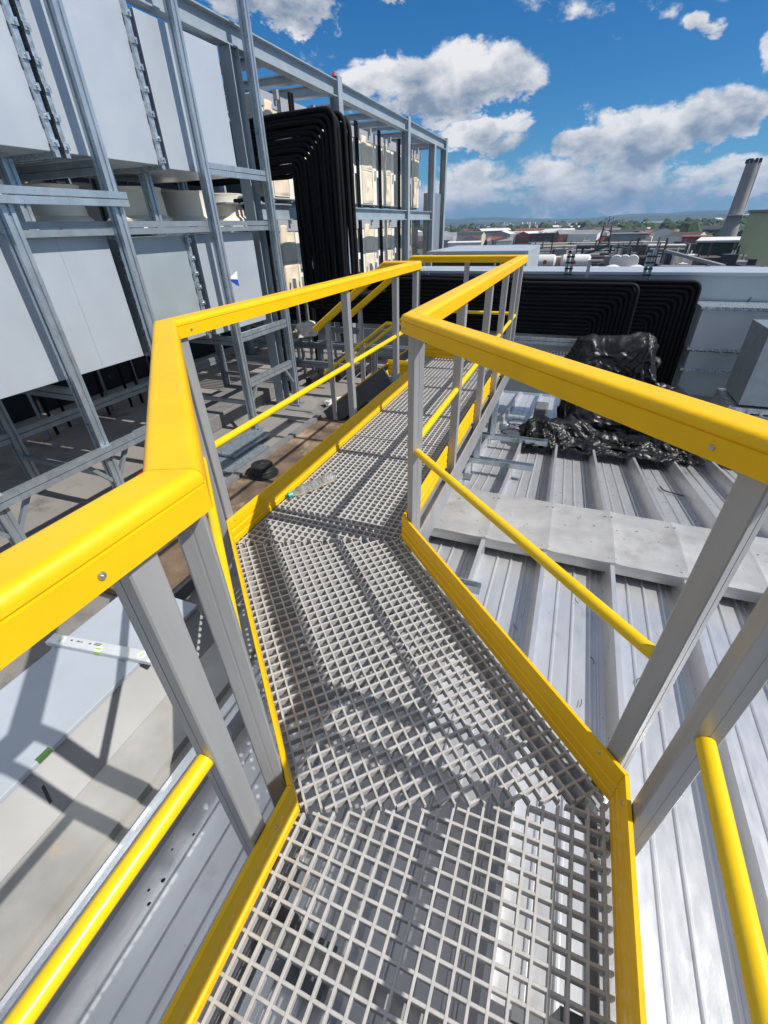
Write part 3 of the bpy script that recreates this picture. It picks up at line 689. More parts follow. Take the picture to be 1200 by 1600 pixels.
# grey back plates / hangers above condensers
for k, (y, w) in enumerate(cy):
    for zz in (2.785, 1.50):
        mb = MB(); mb.box(-3.945, -3.935, y-.14, y+w+.12, zz-.14, zz+.0); mb.box(-3.935, -3.88, y+w*.5, y+w*.5+.05, zz-.05, zz+.04); mb.build('hanger_plate', 'grey_pl', ms_)
    for dy in (-.10, -.16):
        mb = MB(); mb.tube([(-3.92, y+dy, -.6), (-3.92, y+dy, 2.86)], .022, 8); o = mb.build('riser_pipe', 'black', None, 40)
        tag(o, 'black riser, %s one of the pair %s in the gantry' % ('farther' if dy > -.12 else 'nearer', ['left of the nearest condenser', 'before the second condenser', 'before the third condenser', 'before the fourth condenser', 'before the fifth condenser', 'before the second farthest condenser', 'before the farthest condenser'][k]), 'pipe', 'black risers between the condensers')
    mb = MB(); mb.bar((-3.86, y+.16, -.6), (-3.86, y+.16, .78), .04, .04, (1, 0, 0)); mb.bar((-3.86, y+.42, -.6), (-3.86, y+.42, .78), .04, .04, (1, 0, 0)); mb.build('short_post', 'galv', ms_)
mb = MB(); mb.box(-6.6, -6.5, 0, 14, -.64, 2.6); tag(mb.build('screen_wall', 'dark'), 'dark screen behind the condensers and ducts', 'wall')

# ------------------------------------------------------------------ black insulated pipe bundles
def rounded(pts, r, n=6):
    pts = [Vector(p) for p in pts]; out = [pts[0]]
    for i in range(1, len(pts)-1):
        a, b, c = pts[i-1], pts[i], pts[i+1]; d0 = (a-b).normalized(); d1 = (c-b).normalized()
        rr = min(r, (a-b).length*.45, (c-b).length*.45); p0 = b+d0*rr; p1 = b+d1*rr
        for k in range(n+1):
            t = k/n; out.append(p0*(1-t)**2+b*2*t*(1-t)+p1*t*t)
    out.append(pts[-1]); return out
def pipe(pts, r, rad, lab, grp):
    mb = MB(); mb.tube(rounded(pts, rad), r, 10); o = mb.build('insulated_pipe', 'black', None, 60); tag(o, lab, 'pipe', grp)
ORD = ['outermost', 'second', 'third', 'fourth', 'fifth', 'sixth', 'seventh', 'eighth', 'ninth', 'tenth', 'eleventh', 'twelfth', 'thirteenth', 'fourteenth']
for L in range(4):
    for i in range(12):
        if L == 3 and i > 1: continue
        if L == 2 and i > 2: continue
        yb = 5.72+.056*L; z = 2.455-.046*i-.022*(L % 2)-.012*L; x = -2.815+.034*L-.052*i-.026*(L == 1)
        w1, w2 = .012*sin(i*2.1+L), .012*sin(i*3.7+2*L)
        pts = [(-5.3, yb+.02, z+.03), (-4.6, yb, z-.01+w1), (-4.0, yb+w1, z-.012-w2), (-3.5, yb-w2*.5, z+.012+w2), (x, yb, z+.02), (x+w1, yb+w2, 1.5), (x-w2, yb+w1, 1.0), (x, yb, .62-.05*(i % 4)), (x, 6.86, .56-.05*(i % 4))]
        if x < -3.40: pts.pop(3)
        pipe(pts, .0262, .13, '%s black pipe from the outer bend in the %s layer of the tall bundle' % (ORD[i], ['front', 'second', 'third', 'rear'][L]), 'black pipes dropping beside the gantry')
for L, (xe, ne, zt) in enumerate(((.74, 13, .69), (1.42, 14, .72), (.70, 13, .665), (1.39, 14, .695))):
    for i in range(ne):
        z = zt-.050*i; y = 6.92+.075*(L % 2)+(.04 if L > 1 else 0); xx = xe-(.052*i if i < 9 else .052*9); sag = .008*sin(i*1.7+L)
        zb = -.02 if L % 2 == 0 else -.62
        pts = [(-4.6, y, z+.03+sag), (-2.0, y, z+.03), (-.5, y, z+sag), (xx, y, z)]
        if i < 10: pts.append((xx+(.02 if L % 2 else 0), y, zb))
        pipe(pts, .0245, .11, '%s black pipe from the top in the %s row of the horizontal rack' % ('topmost' if i == 0 else ORD[i], ['front', 'rear', 'second', 'rearmost'][L]), 'black pipes in the horizontal rack')
# rack rails carrying them
rk = empty('pipe_rack', (-1.5, 6.95, -.9), 'galvanised strut rack under the long row of black pipes', 'pipe rack')
for (xa, xb, y, z) in ((-4.7, .8, 6.80, -.02), (-4.7, .4, 6.72, -.24), (-4.7, .8, 7.15, -.10)):
    srail((xa, y, z), (xb, y, z), True, 'galv', rk, 'rail')
mb = MB(); mb.box(-2.0, .55, 6.74, 6.90, -.20, -.185)
for k in range(60): mb.box(-1.98+.042*k, -1.965+.042*k, 6.745, 6.895, -.185, -.165)
mb.build('cable_tray', 'galv_dull', rk)
for x in (-4.5, -3.2, -2.1, -1.0, .1):
    mb = MB(); mb.prism(chprof(.041, .041), (x, 7.06, -1.2), (x, 7.06, .95 if x > -.5 else .80), (1, 0, 0)); mb.build('upright', 'galv_dull', rk)
# strut uprights standing above the parapet duct
for (x, lab) in ((-.145, 'pair of slotted struts standing above the long duct, nearer the walkway end'), (.82, 'pair of slotted struts standing above the long duct, right of the other pair')):
    t = empty('strut_upright', (x, 7.25, .5), lab, 'strut post', 'struts above the long duct')
    for dx, hh in ((-.028, 1.02), (.028, 1.05)):
        mb = MB(); mb.prism(chprof(.041, .041), (x+dx, 7.25, .4), (x+dx, 7.25, hh), (0, -1, 0))
        mb.build('strut', 'galv', t)
    mb = MB()
    for k in range(6): mb.box(x-.052, x+.052, 7.222, 7.228, .62+k*.07, .64+k*.07)
    mb.build('slots', 'dark', t)
# lying dark round bars left of the stairs (pipe ends under the rack)
for k in range(5):
    x = -3.55+.16*k; y = 5.75+.02*k+.14*k; mb = MB(); mb.tube([(x, y, -.57), (x-.06, y+.55, -.57)], .058, 6)
    o = mb.build('rubber_foot_block', 'rubber'); tag(o, 'black block foot under the pipe rack on flat roof', 'support block', 'black support blocks under the rack')
srail((-4.7, 6.1, -.12), (-1.9, 6.1, -.12), True, 'galv_dull', rk); srail((-4.7, 5.75, -.30), (-3.0, 5.75, -.30), True, 'galv_dull', rk)
for x in (-4.4, -3.5, -2.6): mb = MB(); mb.prism(SP, (x, 6.1, -.64), (x, 6.1, -.17), (1, 0, 0)); mb.build('upright', 'galv_dull', rk)

# ------------------------------------------------------------------ long galvanised duct and boxes on the right
ld = empty('long_duct', (2, 7.6, -1.2), 'long pale galvanised duct running behind the black pipes to the right edge', 'air duct')
mb = MB(); mb.box(-2.6, 6.5, 7.38, 8.1, -.95, .76); mb.build('casing', 'duct_blue', ld, None, .004)
mb = MB(); mb.box(-2.6, 6.5, 7.32, 8.16, .762, .80); mb.build('lid', 'duct', ld, None, .004)
mb = MB(); mb.tube([(2.0, 7.378, .32), (2.09, 7.378, .52)], .006, 6); mb.build('seam', 'dark', ld)
bd = empty('air_duct', (2.4, 7.0, -1.1), 'broad pale duct box under the long duct at the right edge, with bolted flanges', 'air duct')
mb = MB(); mb.box(1.50, 4.2, 6.86, 7.30, -.02, .44); mb.build('casing', 'duct', bd, None, .004)
mb = MB(); mb.box(1.52, 4.2, 6.88, 7.30, -.62, -.06); mb.build('lower_casing', 'duct_blue', bd, None, .004)
mb = MB()
for z in (.44, -.04, -.30):
    mb.box(1.47, 4.2, 6.83, 7.33, z, z+.03)
    for k in range(18): mb.box(1.53+k*.15, 1.56+k*.15, 6.805, 6.83, z-.004, z+.034)
mb.build('flange', 'flange', bd)
mb = MB(); mb.box(1.4, 6, 6.76, 6.90, -1.02, -.94); mb.build('base_kerb', 'moss', bd)
mb = MB(); mb.box(1.2, 6, 6.35, 6.55, -1.06, -.98); o = mb.build('steel_channel', 'galv_dull'); tag(o, 'grey steel channel lying in front of the broad duct box', 'steel channel')
for k in range(4):
    mb = MB(); mb.bar((1.75+.38*k, 6.3, -.98), (2.0+.40*k, 5.6, -.88), .05, .05); o = mb.build('timber_batten', 'wood' if k % 2 else 'ridge')
    tag(o, 'short weathered batten lying on roof right of the black sheet', 'batten', 'battens beside the black sheet')
# leaning duct elbow cut by the right edge
p0 = onY(1200, 505, 5.6)
ed = empty('duct_elbow', (2.45, 5.7, -.95), 'grey flanged duct upstand cut off by the right edge above the yellow rail', 'air duct')
mb = MB(); x0 = onY(1168, 560, 5.5).x+.09
mb.box(x0, x0+.9, 5.5, 6.1, -.28, .46); mb.build('casing', 'galv_dull', ed, None, .004)
mb = MB(); mb.box(x0-.06, x0+.96, 5.44, 6.16, -.95, -.36); mb.build('base', 'galv_dull', ed, None, .004)
mb = MB(); mb.box(x0-.05, x0+.95, 5.45, 6.15, -.345, -.30)
for k in range(9): mb.box(x0-.03+k*.11, x0+k*.11, 5.425, 5.45, -.35, -.295); mb.box(x0-.075, x0-.05, 5.5+k*.07, 5.53+k*.07, -.35, -.295)
mb.build('flange', 'flange', ed)
# big open ended casing beyond the end rail
cb = empty('plant_casing', (-2, 10, .0), 'large open plant casing with dark front and pale rim beyond the end rail', 'plant casing')
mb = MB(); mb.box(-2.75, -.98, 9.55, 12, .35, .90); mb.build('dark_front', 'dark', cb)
mb = MB(); mb.box(-2.85, -.93, 9.5, 12.02, .902, .95); mb.box(-.978, -.93, 9.5, 12.02, .3, .900); mb.box(-2.85, -.98, 9.48, 9.545, .30, .36); mb.build('rim', 'duct', cb)
mb = MB(); mb.box(-5.2, -.93, 8.6, 12.0, -.64, .28); mb.build('plinth', 'galv_dull', cb)
for k in range(4):
    mb = MB(); x = -2.6+.12*k if k < 2 else -1.35+.1*(k-2); mb.prism(chprof(.03, .03), (x, 8.5, -.1), (x, 8.5, .82), (0, -1, 0)); o = mb.build('threaded_rod_post', 'galv')
    tag(o, 'slim galvanised post standing in front of the plant casing, %s' % (['left pair, left one', 'left pair, right one', 'right pair, left one', 'right pair, right one'][k]), 'post', 'slim posts by the plant casing')

# ------------------------------------------------------------------ black plastic sheet
def cloth_sheet(lab, cx, cy, w, l, nx, ny, z0, tilt, lumps, frames, grow, seed, rot=0., amp=1.):
    """let a real cloth fall over a pile, then keep the settled mesh"""
    helpers = []
    def coll(ob):
        md = ob.modifiers.new('c', 'COLLISION'); ob.collision.thickness_outer = .012; ob.collision.cloth_friction = 25; helpers.append(ob)
    for (x, y, sx, sy, sz, zb, rz) in lumps:
        bm = bmesh.new(); bmesh.ops.create_icosphere(bm, subdivisions=3, radius=1)
        for v in bm.verts:
            n_ = 1+.22*noise.noise(v.co*1.6+Vector((x*5, y*5, seed)))
            q = Vector(tuple(math.copysign(abs(c)**.6, c) for c in v.co))*n_; v.co = Matrix.Rotation(rz, 3, 'Z') @ Vector((q.x*sx, q.y*sy, q.z*sz)) + Vector((x, y, zb))
        me = bpy.data.meshes.new('pile'); bm.to_mesh(me); bm.free(); ob = bpy.data.objects.new('pile', me); COL.objects.link(ob); coll(ob)
    g_ = MB(); ys = (3.0, 9.5)
    g_.add([(x_, y_, roofz(y_)+.085-dz_) for dz_ in (.6, 0) for x_, y_ in ((-3, ys[0]), (5, ys[0]), (5, ys[1]), (-3, ys[1]))], [(0, 3, 2, 1), (4, 5, 6, 7), (0, 1, 5, 4), (1, 2, 6, 5), (2, 3, 7, 6), (3, 0, 4, 7)]); coll(g_.build('pile_floor', None))
    g_ = MB(); g_.box(-3, 5, 6.86, 7.6, -3, 2); coll(g_.build('pile_wall', None))
    mb = MB(); vs = []; fs = []
    for j in range(ny+1):
        for i in range(nx+1):
            u, v = (i/nx-.5)*w, (j/ny-.5)*l
            k = .86+.08*noise.noise(Vector((i*.05, j*.05, seed)))
            x_, y_ = u*k*cos(rot)-v*k*sin(rot), u*k*sin(rot)+v*k*cos(rot)
            vs.append((cx+x_, cy+y_, z0+tilt*y_+.05*noise.noise(Vector((u*4, v*4, seed)))+.03*noise.noise(Vector((u*9, v*9, seed)))))
    for j in range(ny):
        for i in range(nx): a_ = j*(nx+1)+i; fs.append((a_, a_+1, a_+nx+2, a_+nx+1))
    mb.add(vs, fs); o = mb.build('plastic_sheet', 'plastic')
    cm = o.modifiers.new('cloth', 'CLOTH'); st_ = cm.settings
    st_.quality = 6; st_.mass = .12; st_.tension_stiffness = 18; st_.compression_stiffness = 18; st_.shear_stiffness = 8; st_.bending_stiffness = .12; st_.air_damping = 1.5
    st_.shrink_min = -grow; cm.collision_settings.distance_min = .010; cm.collision_settings.use_self_collision = True; cm.collision_settings.self_distance_min = .008
    cm.point_cache.frame_start = 1; cm.point_cache.frame_end = frames
    for f_ in range(1, frames+1): S.frame_set(f_)
    dg = bpy.context.evaluated_depsgraph_get(); ev = o.evaluated_get(dg); me = bpy.data.meshes.new_from_object(ev)
    o.modifiers.clear()
    bm = bmesh.new(); bm.from_mesh(me); bmesh.ops.subdivide_edges(bm, edges=bm.edges, cuts=1, use_grid_fill=True, smooth=.3); bm.normal_update()
    nv = [(v, v.normal.copy(), v.co.copy()) for v in bm.verts]
    for v, n_, c_ in nv:
        d_ = 0.; w_ = noise.noise_vector(c_*2.2)*.30; q = c_+w_+Vector((seed, 0, 0))
        for f1, am in ((1.7, .10), (3.6, .050), (7.5, .010)):
            d_ += am*(.5-abs(noise.noise(q*f1))*2.2)
        for f1, am in ((2.3, .105), (4.9, .045), (10., .006)):
            vd = noise.voronoi(Vector((q.x+.6*q.z, q.y*.55+.3*q.x, q.z*.8))*f1)[0]; d_ += am*(min(.45, vd[1]-vd[0])*2.2-.5)
        v.co = c_+n_*d_*amp*.36
        v.co.z = max(v.co.z, roofz(v.co.y)+.075)
        v.co.y = min(v.co.y, 6.87)
    bm.to_mesh(me); bm.free(); o.data = me
    for p_ in me.polygons: p_.use_smooth = True
    for h_ in helpers: bpy.data.objects.remove(h_, do_unlink=True)
    S.frame_set(1)
    return tag(o, lab, 'plastic sheet', 'black plastic sheeting on the roof')
def PZ(y, h): return roofz(y)+h
cloth_sheet('tall crumpled black plastic sheet heaped over a pile against the pipe rack', .80, 5.92, 2.3, 1.85, 110, 92, .46, .62,
            [(.40, 6.42, .28, .28, .38, PZ(6.4, 1.00), .2), (.80, 6.48, .28, .28, .40, PZ(6.4, 1.04), -.3), (1.22, 6.3, .30, .28, .30, PZ(6.3, .42), .4), (.62, 6.02, .38, .24, .26, PZ(6.0, .30), 0.)], 48, .12, 1.3, .12)
cloth_sheet('low crumpled black plastic sheet spread on the ribs in front of the taller heap', .62, 5.38, 2.3, 1.05, 120, 56, -.46, -.16,
            [(.10, 5.42, .22, .18, .24, PZ(5.4, .14), .3), (.62, 5.50, .28, .14, .12, PZ(5.5, .12), -.2), (1.10, 5.5, .26, .16, .10, PZ(5.5, .10), .2), (-.10, 5.22, .07, .05, .07, PZ(5.2, .12), 0)], 26, .1, 5.9, .05, 1.2)
mb = MB(); mb.box(1.42, 1.60, 5.98, 6.25, -.66, -.50); o = mb.build('cardboard_box', 'wood', None, None, .01); tag(o, 'tan cardboard box showing at the right side of the black plastic heap', 'box')
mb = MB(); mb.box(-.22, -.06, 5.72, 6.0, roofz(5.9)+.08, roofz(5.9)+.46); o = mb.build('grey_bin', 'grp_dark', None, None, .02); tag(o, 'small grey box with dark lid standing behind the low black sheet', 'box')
# coil of dark hose / cable beside it
for k in range(3):
    mb = MB(); cx_, cy2, rr = -.38, 5.55+.32*k, .17; z = roofz(cy2)+.10
    mb.tube([(cx_+rr*1.15*cos(a*pi/12), cy2+rr*.7*sin(a*pi/12), z+.006*sin(a)) for a in range(25)], .010, 8); o = mb.build('hose_coil', 'galv_dull' if k else 'rubber', None, 50)
    tag(o, ['dark hose coil on roof ribs nearest the second bracket', 'grey hose coil, middle of three behind the bracket', 'grey hose coil farthest up the roof beside the walkway'][k], 'hose', 'hose coils on the roof')

# ------------------------------------------------------------------ small loose things
# plastic bottle on the deck
bt = empty('plastic_bottle', (-1.32, 2.03, .031), 'clear crumpled plastic water bottle with turquoise cap lying on the grating', 'bottle')
a0 = Vector((-1.405, 1.90, .024)); a1 = Vector((-1.235, 2.20, .036)); d = (a1-a0); Lb = d.length; d.normalize()
prof = [(0, .012), (.012, .012), (.03, .020), (.06, .029), (.075, .031), (.085, .028), (.10, .031), (.115, .028), (.13, .031), (.145, .028), (.16, .030), (.20, .031), (.23, .029), (.26, .032), (.30, .032), (.325, .028), (.33, .010)]
mb = MB(); mb.tube([a0+d*p_[0] for p_ in prof], [p_[1] for p_ in prof], 20)
mb.v = [(x+.003*noise.noise(Vector((x*40, y*40, z*40))), y+.003*noise.noise(Vector((x*40, y*40, z*40+9))), z) for x, y, z in mb.v]
mb.build('bottle_body', 'pet', bt, 50)
mb = MB(); mb.tube([a0-d*.012, a0+d*.014], .0165, 16); mb.build('cap', 'cyan', bt, 40)
mb = MB(); mb.tube([a0+d*.17, a0+d*.225], .0318, 20, False)
# cable tie and twigs on the roof
def squiggle(name, pts, r, m, lab, cat):
    mb = MB(); mb.tube(rounded(pts, .05), r, 6); o = mb.build(name, m); tag(o, lab, cat); return o
def onroof(px, py):
    d_ = ray(px, py)
    lo_, hi_ = .5, 30
    for _ in range(50):
        t = (lo_+hi_)/2; p_ = Vector((0, 0, H_CAM))+d_*t
        if p_.z > roofz(p_.y)+.008: lo_ = t
        else: hi_ = t
    return p_
q = [onroof(*p_) for p_ in ((1031, 762), (1036, 768), (1050, 772), (1068, 777))]
squiggle('cable_tie', [v+Vector((0, 0, .012)) for v in q], .006, 'rubber', 'black cable tie lying across roof ribs right of the walkway', 'cable tie')
for k, (px, py) in enumerate(((802, 975), (905, 1105), (928, 1038), (898, 935), (1001, 1060), (1066, 980))):
    p_ = onroof(px, py); a = random.random()*6
    squiggle('twig', [p_+Vector((0, 0, .004)), p_+Vector((.02*cos(a), .02*sin(a), .006)), p_+Vector((.045*cos(a+.3), .045*sin(a+.3), .004))], .0018, 'rubber',
             ['tiny dark sliver on roof sheet just outside the angled toe board', 'short dark sliver on roof near the right post foot', 'dark thread on the bright roof strip beyond the toe board',
              'curled dark thread below the ridge flashing', 'small dark sliver right of the angled mid rail', 'tiny sliver beside the right pair of posts'][k], 'debris')
# rags and tool litter under the frame
def lump(name, c, r, m, lab, cat, par=None, seed=0, squash=.6):
    bm = bmesh.new(); bmesh.ops.create_icosphere(bm, subdivisions=4, radius=1)
    for v in bm.verts:
        n_ = 1+.55*noise.noise(v.co*1.7+Vector((seed, 0, 0)))+.35*(.5-abs(noise.noise(v.co*4+Vector((seed, 2, 0)))))
        v.co = Vector((v.co.x*r*n_, v.co.y*r*n_*1.1, max(-.2, v.co.z)*r*squash*n_))+Vector(c)
    me = bpy.data.meshes.new(name); bm.to_mesh(me); bm.free(); me.materials.append(M[m])
    o = bpy.data.objects.new(name, me); COL.objects.link(o)
    for p_ in me.polygons: p_.use_smooth = True
    return tag(o, lab, cat)
lump('white_rag', (-3.55, 5.85, .12), .15, 'rag', 'crumpled off-white rag on the strut beside the third post', 'rag', seed=3, squash=.8)
lump('white_rag', (-3.75, 6.0, .06), .10, 'rag', 'smaller off-white rag scrap left of the crumpled rag', 'rag', seed=8)
p_ = onX(205, 728, -3.1)
lump('red_tool', (-3.55, 2.62, -.58), .085, 'red', 'red plastic tool among litter under the frame', 'tool', seed=5, squash=.5)
lump('blue_tool', (-3.50, 2.46, -.58), .055, 'bluep', 'blue plastic tool beside the red one under the frame', 'tool', seed=6, squash=.5)
lump('white_litter', (-3.62, 2.75, -.58), .05, 'white', 'white scrap behind the red tool under the frame', 'litter', seed=7, squash=.4)
lump('paper_litter', (-2.75, 5.1, -.60), .13, 'white', 'scattered white scraps on the flat roof beside the stair', 'litter', seed=11, squash=.35)
# grating offcuts on the flat roof
for k, (cx_, cy2, a, z) in enumerate(((-3.05, 3.30, .12, -.612), (-3.20, 3.55, .02, -.570))):
    t = grating([(cx_-.20, cy2-.33), (cx_+.20, cy2-.33), (cx_+.20, cy2+.33), (cx_-.20, cy2+.33)], pi/2+a*0, pitch=.02, w=.008, depth=.03, org=(cx_, cy2))
    t.v = [(x, y, zz+z) for x, y, zz in t.v]
    o = t.build('grating_offcut', 'galv'); tag(o, ['pale grating offcut flat on the roof below the left mid rail', 'grating offcut lying on top of another below the left mid rail'][k], 'grating offcut', 'grating offcuts')
mb = MB(); mb.box(-4.4, -3.75, 3.2, 5.4, -.645, -.47); o = mb.build('plinth_block', 'kerb', None, None, .01); tag(o, 'low grey plinth block on the flat roof under the frame', 'plinth')
mb = MB(); mb.box(-3.1, -2.7, 4.4, 4.44, -.648, -.63); mb.box(-3.35, -2.95, 4.75, 4.78, -.648, -.635); o = mb.build('flat_bar', 'galv_dull'); tag(o, 'thin flat bars left lying on the flat roof', 'flat bar')

# ------------------------------------------------------------------ town and works beyond the roof
def fmat(name, c, var=.15): return mat(name, c+(1,), .8, 0, var, .15)
FM = {'brick': fmat('far_brick', (.20, .075, .05)), 'brown': fmat('far_brown', (.085, .06, .055)), 'white': fmat('far_white', (.62, .62, .60)), 'grey': fmat('far_grey', (.22, .23, .24)),
      'dark': fmat('far_dark', (.035, .045, .05)), 'green': fmat('far_green', (.035, .065, .045)), 'pgreen': fmat('far_pale_green', (.34, .40, .25)), 'red': fmat('far_red', (.42, .06, .03)),
      'cream': fmat('far_cream', (.50, .45, .38)), 'conc': fmat('far_concrete', (.24, .235, .24)), 'tree': mat('far_tree', (.035, .06, .022, 1), .9, 0, .4, .4)}
def shed(name, x0px, x1px, ypx, dist, h, depth, wallm, roofm, lab, cat='building', grp=None, gable=0., windows=0, topz=None):
    """a building whose front spans two bearings at a distance; ypx is the roof edge row"""
    a = far(x0px, ypx, dist); b = far(x1px, ypx, dist); zt = (a.z+b.z)/2
    h_ = zt-ZG
    a.z = b.z = ZG; dx = (b-a); n_ = Vector((-dx.y, dx.x, 0)).normalized(); n_ = n_ if n_.dot(a) > 0 else -n_
    c_ = (a+b)/2+n_*depth/2
    t = empty(name, (c_.x, c_.y, ZG), lab, cat, grp); c2, d2 = a+n_*depth, b+n_*depth
    up = Vector((0, 0, zt-ZG-gable)); mb = MB()
    mb.add([a, b, d2, c2, a+up, b+up, d2+up, c2+up], [(0, 1, 5, 4), (1, 2, 6, 5), (2, 3, 7, 6), (3, 0, 4, 7), (4, 5, 6, 7)]); mb.build('wall', wallm, t)
    ov = dx.normalized()*.4; mb = MB(); r0 = up+Vector((0, 0, .05)); g_ = Vector((0, 0, gable+.4))
    A, B, C_, D_ = a-ov-n_*.4+r0, b+ov-n_*.4+r0, d2+ov+n_*.4+r0, c2-ov+n_*.4+r0
    if gable:
        m0, m1 = (A+D_)/2+g_, (B+C_)/2+g_; mb.add([A, B, C_, D_, m0, m1], [(0, 1, 5, 4), (2, 3, 4, 5), (0, 4, 3), (1, 2, 5), (0, 3, 2, 1)])
    else: mb.add([A, B, C_, D_, A+Vector((0, 0, .4)), B+Vector((0, 0, .4)), C_+Vector((0, 0, .4)), D_+Vector((0, 0, .4))], [(0, 3, 2, 1), (4, 5, 6, 7), (0, 1, 5, 4), (1, 2, 6, 5), (2, 3, 7, 6), (3, 0, 4, 7)])
    mb.build('roof', roofm, t)
    if windows:
        for k in range(windows):
            f0 = (k+.25)/windows; f1 = (k+.7)/windows; hz = (zt-ZG)*.62
            p0, p1 = a+dx*f0-n_*.06, a+dx*f1-n_*.06
            for q_ in range(2 if h_ < 9 else 3):
                zz = zt-gable-1.6-3*q_
                if zz-1.3 < ZG: continue
                mb = MB(); mb.add([(p0.x, p0.y, zz-1.3), (p1.x, p1.y, zz-1.3), (p1.x, p1.y, zz), (p0.x, p0.y, zz)], [(0, 1, 2, 3)]); mb.build('window', FM['dark'], t)
    return t
shed('warehouse', 706, 762, 368, 420, 0, 40, FM['dark'], FM['dark'], 'dark hipped roof warehouse right of the gantry end', gable=2.2)
shed('white_shed', 700, 752, 380, 330, 0, 25, FM['white'], FM['white'], 'long white flat roofed shed below the dark warehouse')
shed('white_shed', 762, 800, 373, 400, 0, 20, FM['white'], FM['grey'], 'small white gabled shed between the dark warehouse and the brown works', gable=1.5)
shed('tower_block', 745, 757, 351, 900, 0, 20, FM['white'], FM['grey'], 'distant white tower block above the dark warehouse', windows=3)
shed('works_hall', 828, 948, 365, 420, 0, 60, FM['brown'], FM['dark'], 'long purple-brown works hall across the middle distance', windows=14)
shed('works_hall', 800, 940, 384, 300, 0, 20, FM['brown'], FM['brown'], 'low brown works hall in front of the long purple-brown one', windows=12)
shed('works_hall', 955, 1010, 366, 380, 0, 20, FM['grey'], FM['grey'], 'grey-green works building left of the white curved roof')
shed('hangar', 1016, 1122, 359, 480, 0, 50, FM['dark'], FM['white'], 'wide dark building with a long pale roof', gable=1.5)
shed('brick_building', 1066, 1112, 371, 300, 0, 22, FM['red'], FM['brick'], 'red brick building left of the chimney foot', windows=4)
shed('green_shed', 1090, 1166, 379, 150, 0, 26, FM['green'], FM['white'], 'large dark green shed with pale roof edge near the right side')
shed('green_tower', 1172, 1260, 331, 130, 0, 22, FM['pgreen'], FM['grey'], 'tall pale green clad building at the right edge')
shed('works_hall', 1120, 1180, 373, 330, 0, 20, FM['brick'], FM['brown'], 'low brick shed behind the chimney foot')
shed('white_shed', 1052, 1064, 388, 220, 0, 5, FM['white'], FM['white'], 'small white gabled hut before the red brick building', gable=1.)
# chimney
cpos = far(1137, 365, 290); ctop = far(1180, 250, 290)
ch = empty('chimney', (cpos.x, cpos.y, ZG), 'tall grey concrete chimney with a platform ring and ragged top at the right', 'chimney')
cx_, cy2 = (cpos.x+ctop.x)/2, (cpos.y+ctop.y)/2; zt = ctop.z
mb = MB(); mb.tube([(cx_, cy2, ZG), (cx_, cy2, ZG+16), (cx_, cy2, zt)], [4.0, 2.9, 2.5], 20); mb.build('shaft', FM['conc'], ch, 40)
zp = far(1143, 336, 290).z
mb = MB(); mb.disc((cx_, cy2, zp-.15), 6.0, .35, 24); mb.build('platform', FM['white'], ch)
mb = MB(); mb.tube([(cx_+2.75, cy2-1.2, zp), (cx_+2.6, cy2-1.2, zt-1)], .22, 6); mb.build('ladder', FM['white'], ch)
for k in range(9): mb = MB(); a = k*2*pi/9; mb.box(cx_+2.5*cos(a)-.45, cx_+2.5*cos(a)+.45, cy2+2.5*sin(a)-.45, cy2+2.5*sin(a)+.45, zt-1.0, zt+.1+random.random()*.9); mb.build('antenna', FM['dark'], ch)
# storage tanks
def tank_h(px0, px1, py, dist, r, lab):
    a = far(px0, py, dist); b = far(px1, py, dist); b.z = a.z; t = empty('storage_tank', (a.x, a.y, a.z), lab, 'tank', 'horizontal white storage tanks')
    mb = MB(); d_ = (b-a).normalized(); mb.tube([a, a+d_*r*.3, b-d_*r*.3, b], [r*.7, r, r, r*.7], 16); mb.build('vessel', FM['white'], t, 40)
    mb = MB()
    for f_ in (.0, .5, 1.0):
        p = a.lerp(b, f_); mb.box(p.x-.15, p.x+.15, p.y-.15, p.y+.15, ZG, p.z+r*.2)
    mb.bar(a-Vector((0, 0, r*1.4)), b-Vector((0, 0, r*1.4)), .25, .3); mb.build('red_frame', FM['red'], t)
    n_ = -Vector((-d_.y, d_.x, 0)); m_ = a.lerp(b, .45); mb = MB(); mb.disc(m_+n_*(r*.99)*(1 if n_.dot(m_) < 0 else -1), .35, .1, 12, None, n_*(1 if n_.dot(m_) < 0 else -1)); mb.build('badge', FM['red'], t)
tank_h(838, 868, 409, 95, 1.15, 'white horizontal tank with red frame and round red badge, left one')
tank_h(876, 922, 409, 95, 1.15, 'white horizontal tank with red frame, right one')
def tank_v(px, py, dist, r, h, m, lab, grp='round vessels in the works yard'):
    p = far(px, py, dist); t = empty('silo', (p.x, p.y, ZG), lab, 'silo', grp)
    mb = MB(); mb.disc((p.x, p.y, ZG), r, p.z-ZG, 20); mb.build('shell', m, t, 40)
    mb = MB(); mb.disc((p.x, p.y, p.z), r, r*.28, 20, r*.2); mb.build('cap', FM['white'], t, 40)
for k, (px, py, r, m) in enumerate(((957, 420, 2.0, 'conc'), (994, 420, 2.0, 'conc'), (1040, 424, 1.3, 'grey'), (1075, 424, 1.1, 'conc'), (1008, 424, 1.2, 'white'))):
    tank_v(px, py, 88+4*k, r, 0, FM[m], 'round grey vessel in the works yard, %s' % ['behind the first strut pair', 'second of the big pair', 'right of the second strut pair', 'rightmost low one', 'pale one by the second strut pair'][k])
for k, px in enumerate((962, 975, 988)):
    p = far(px, 408, 96); t = MB(); d_ = (Vector((0, 0, p.z))-p).normalized(); t.tube([p, p+d_*2.2], 1.0, 16)
    mb = t; o = mb.build('filter_drum', FM['white'], None, 40); tag(o, 'white round filter drum, %s of three in a row' % ['left', 'middle', 'right'][k], 'drum', 'white filter drums')
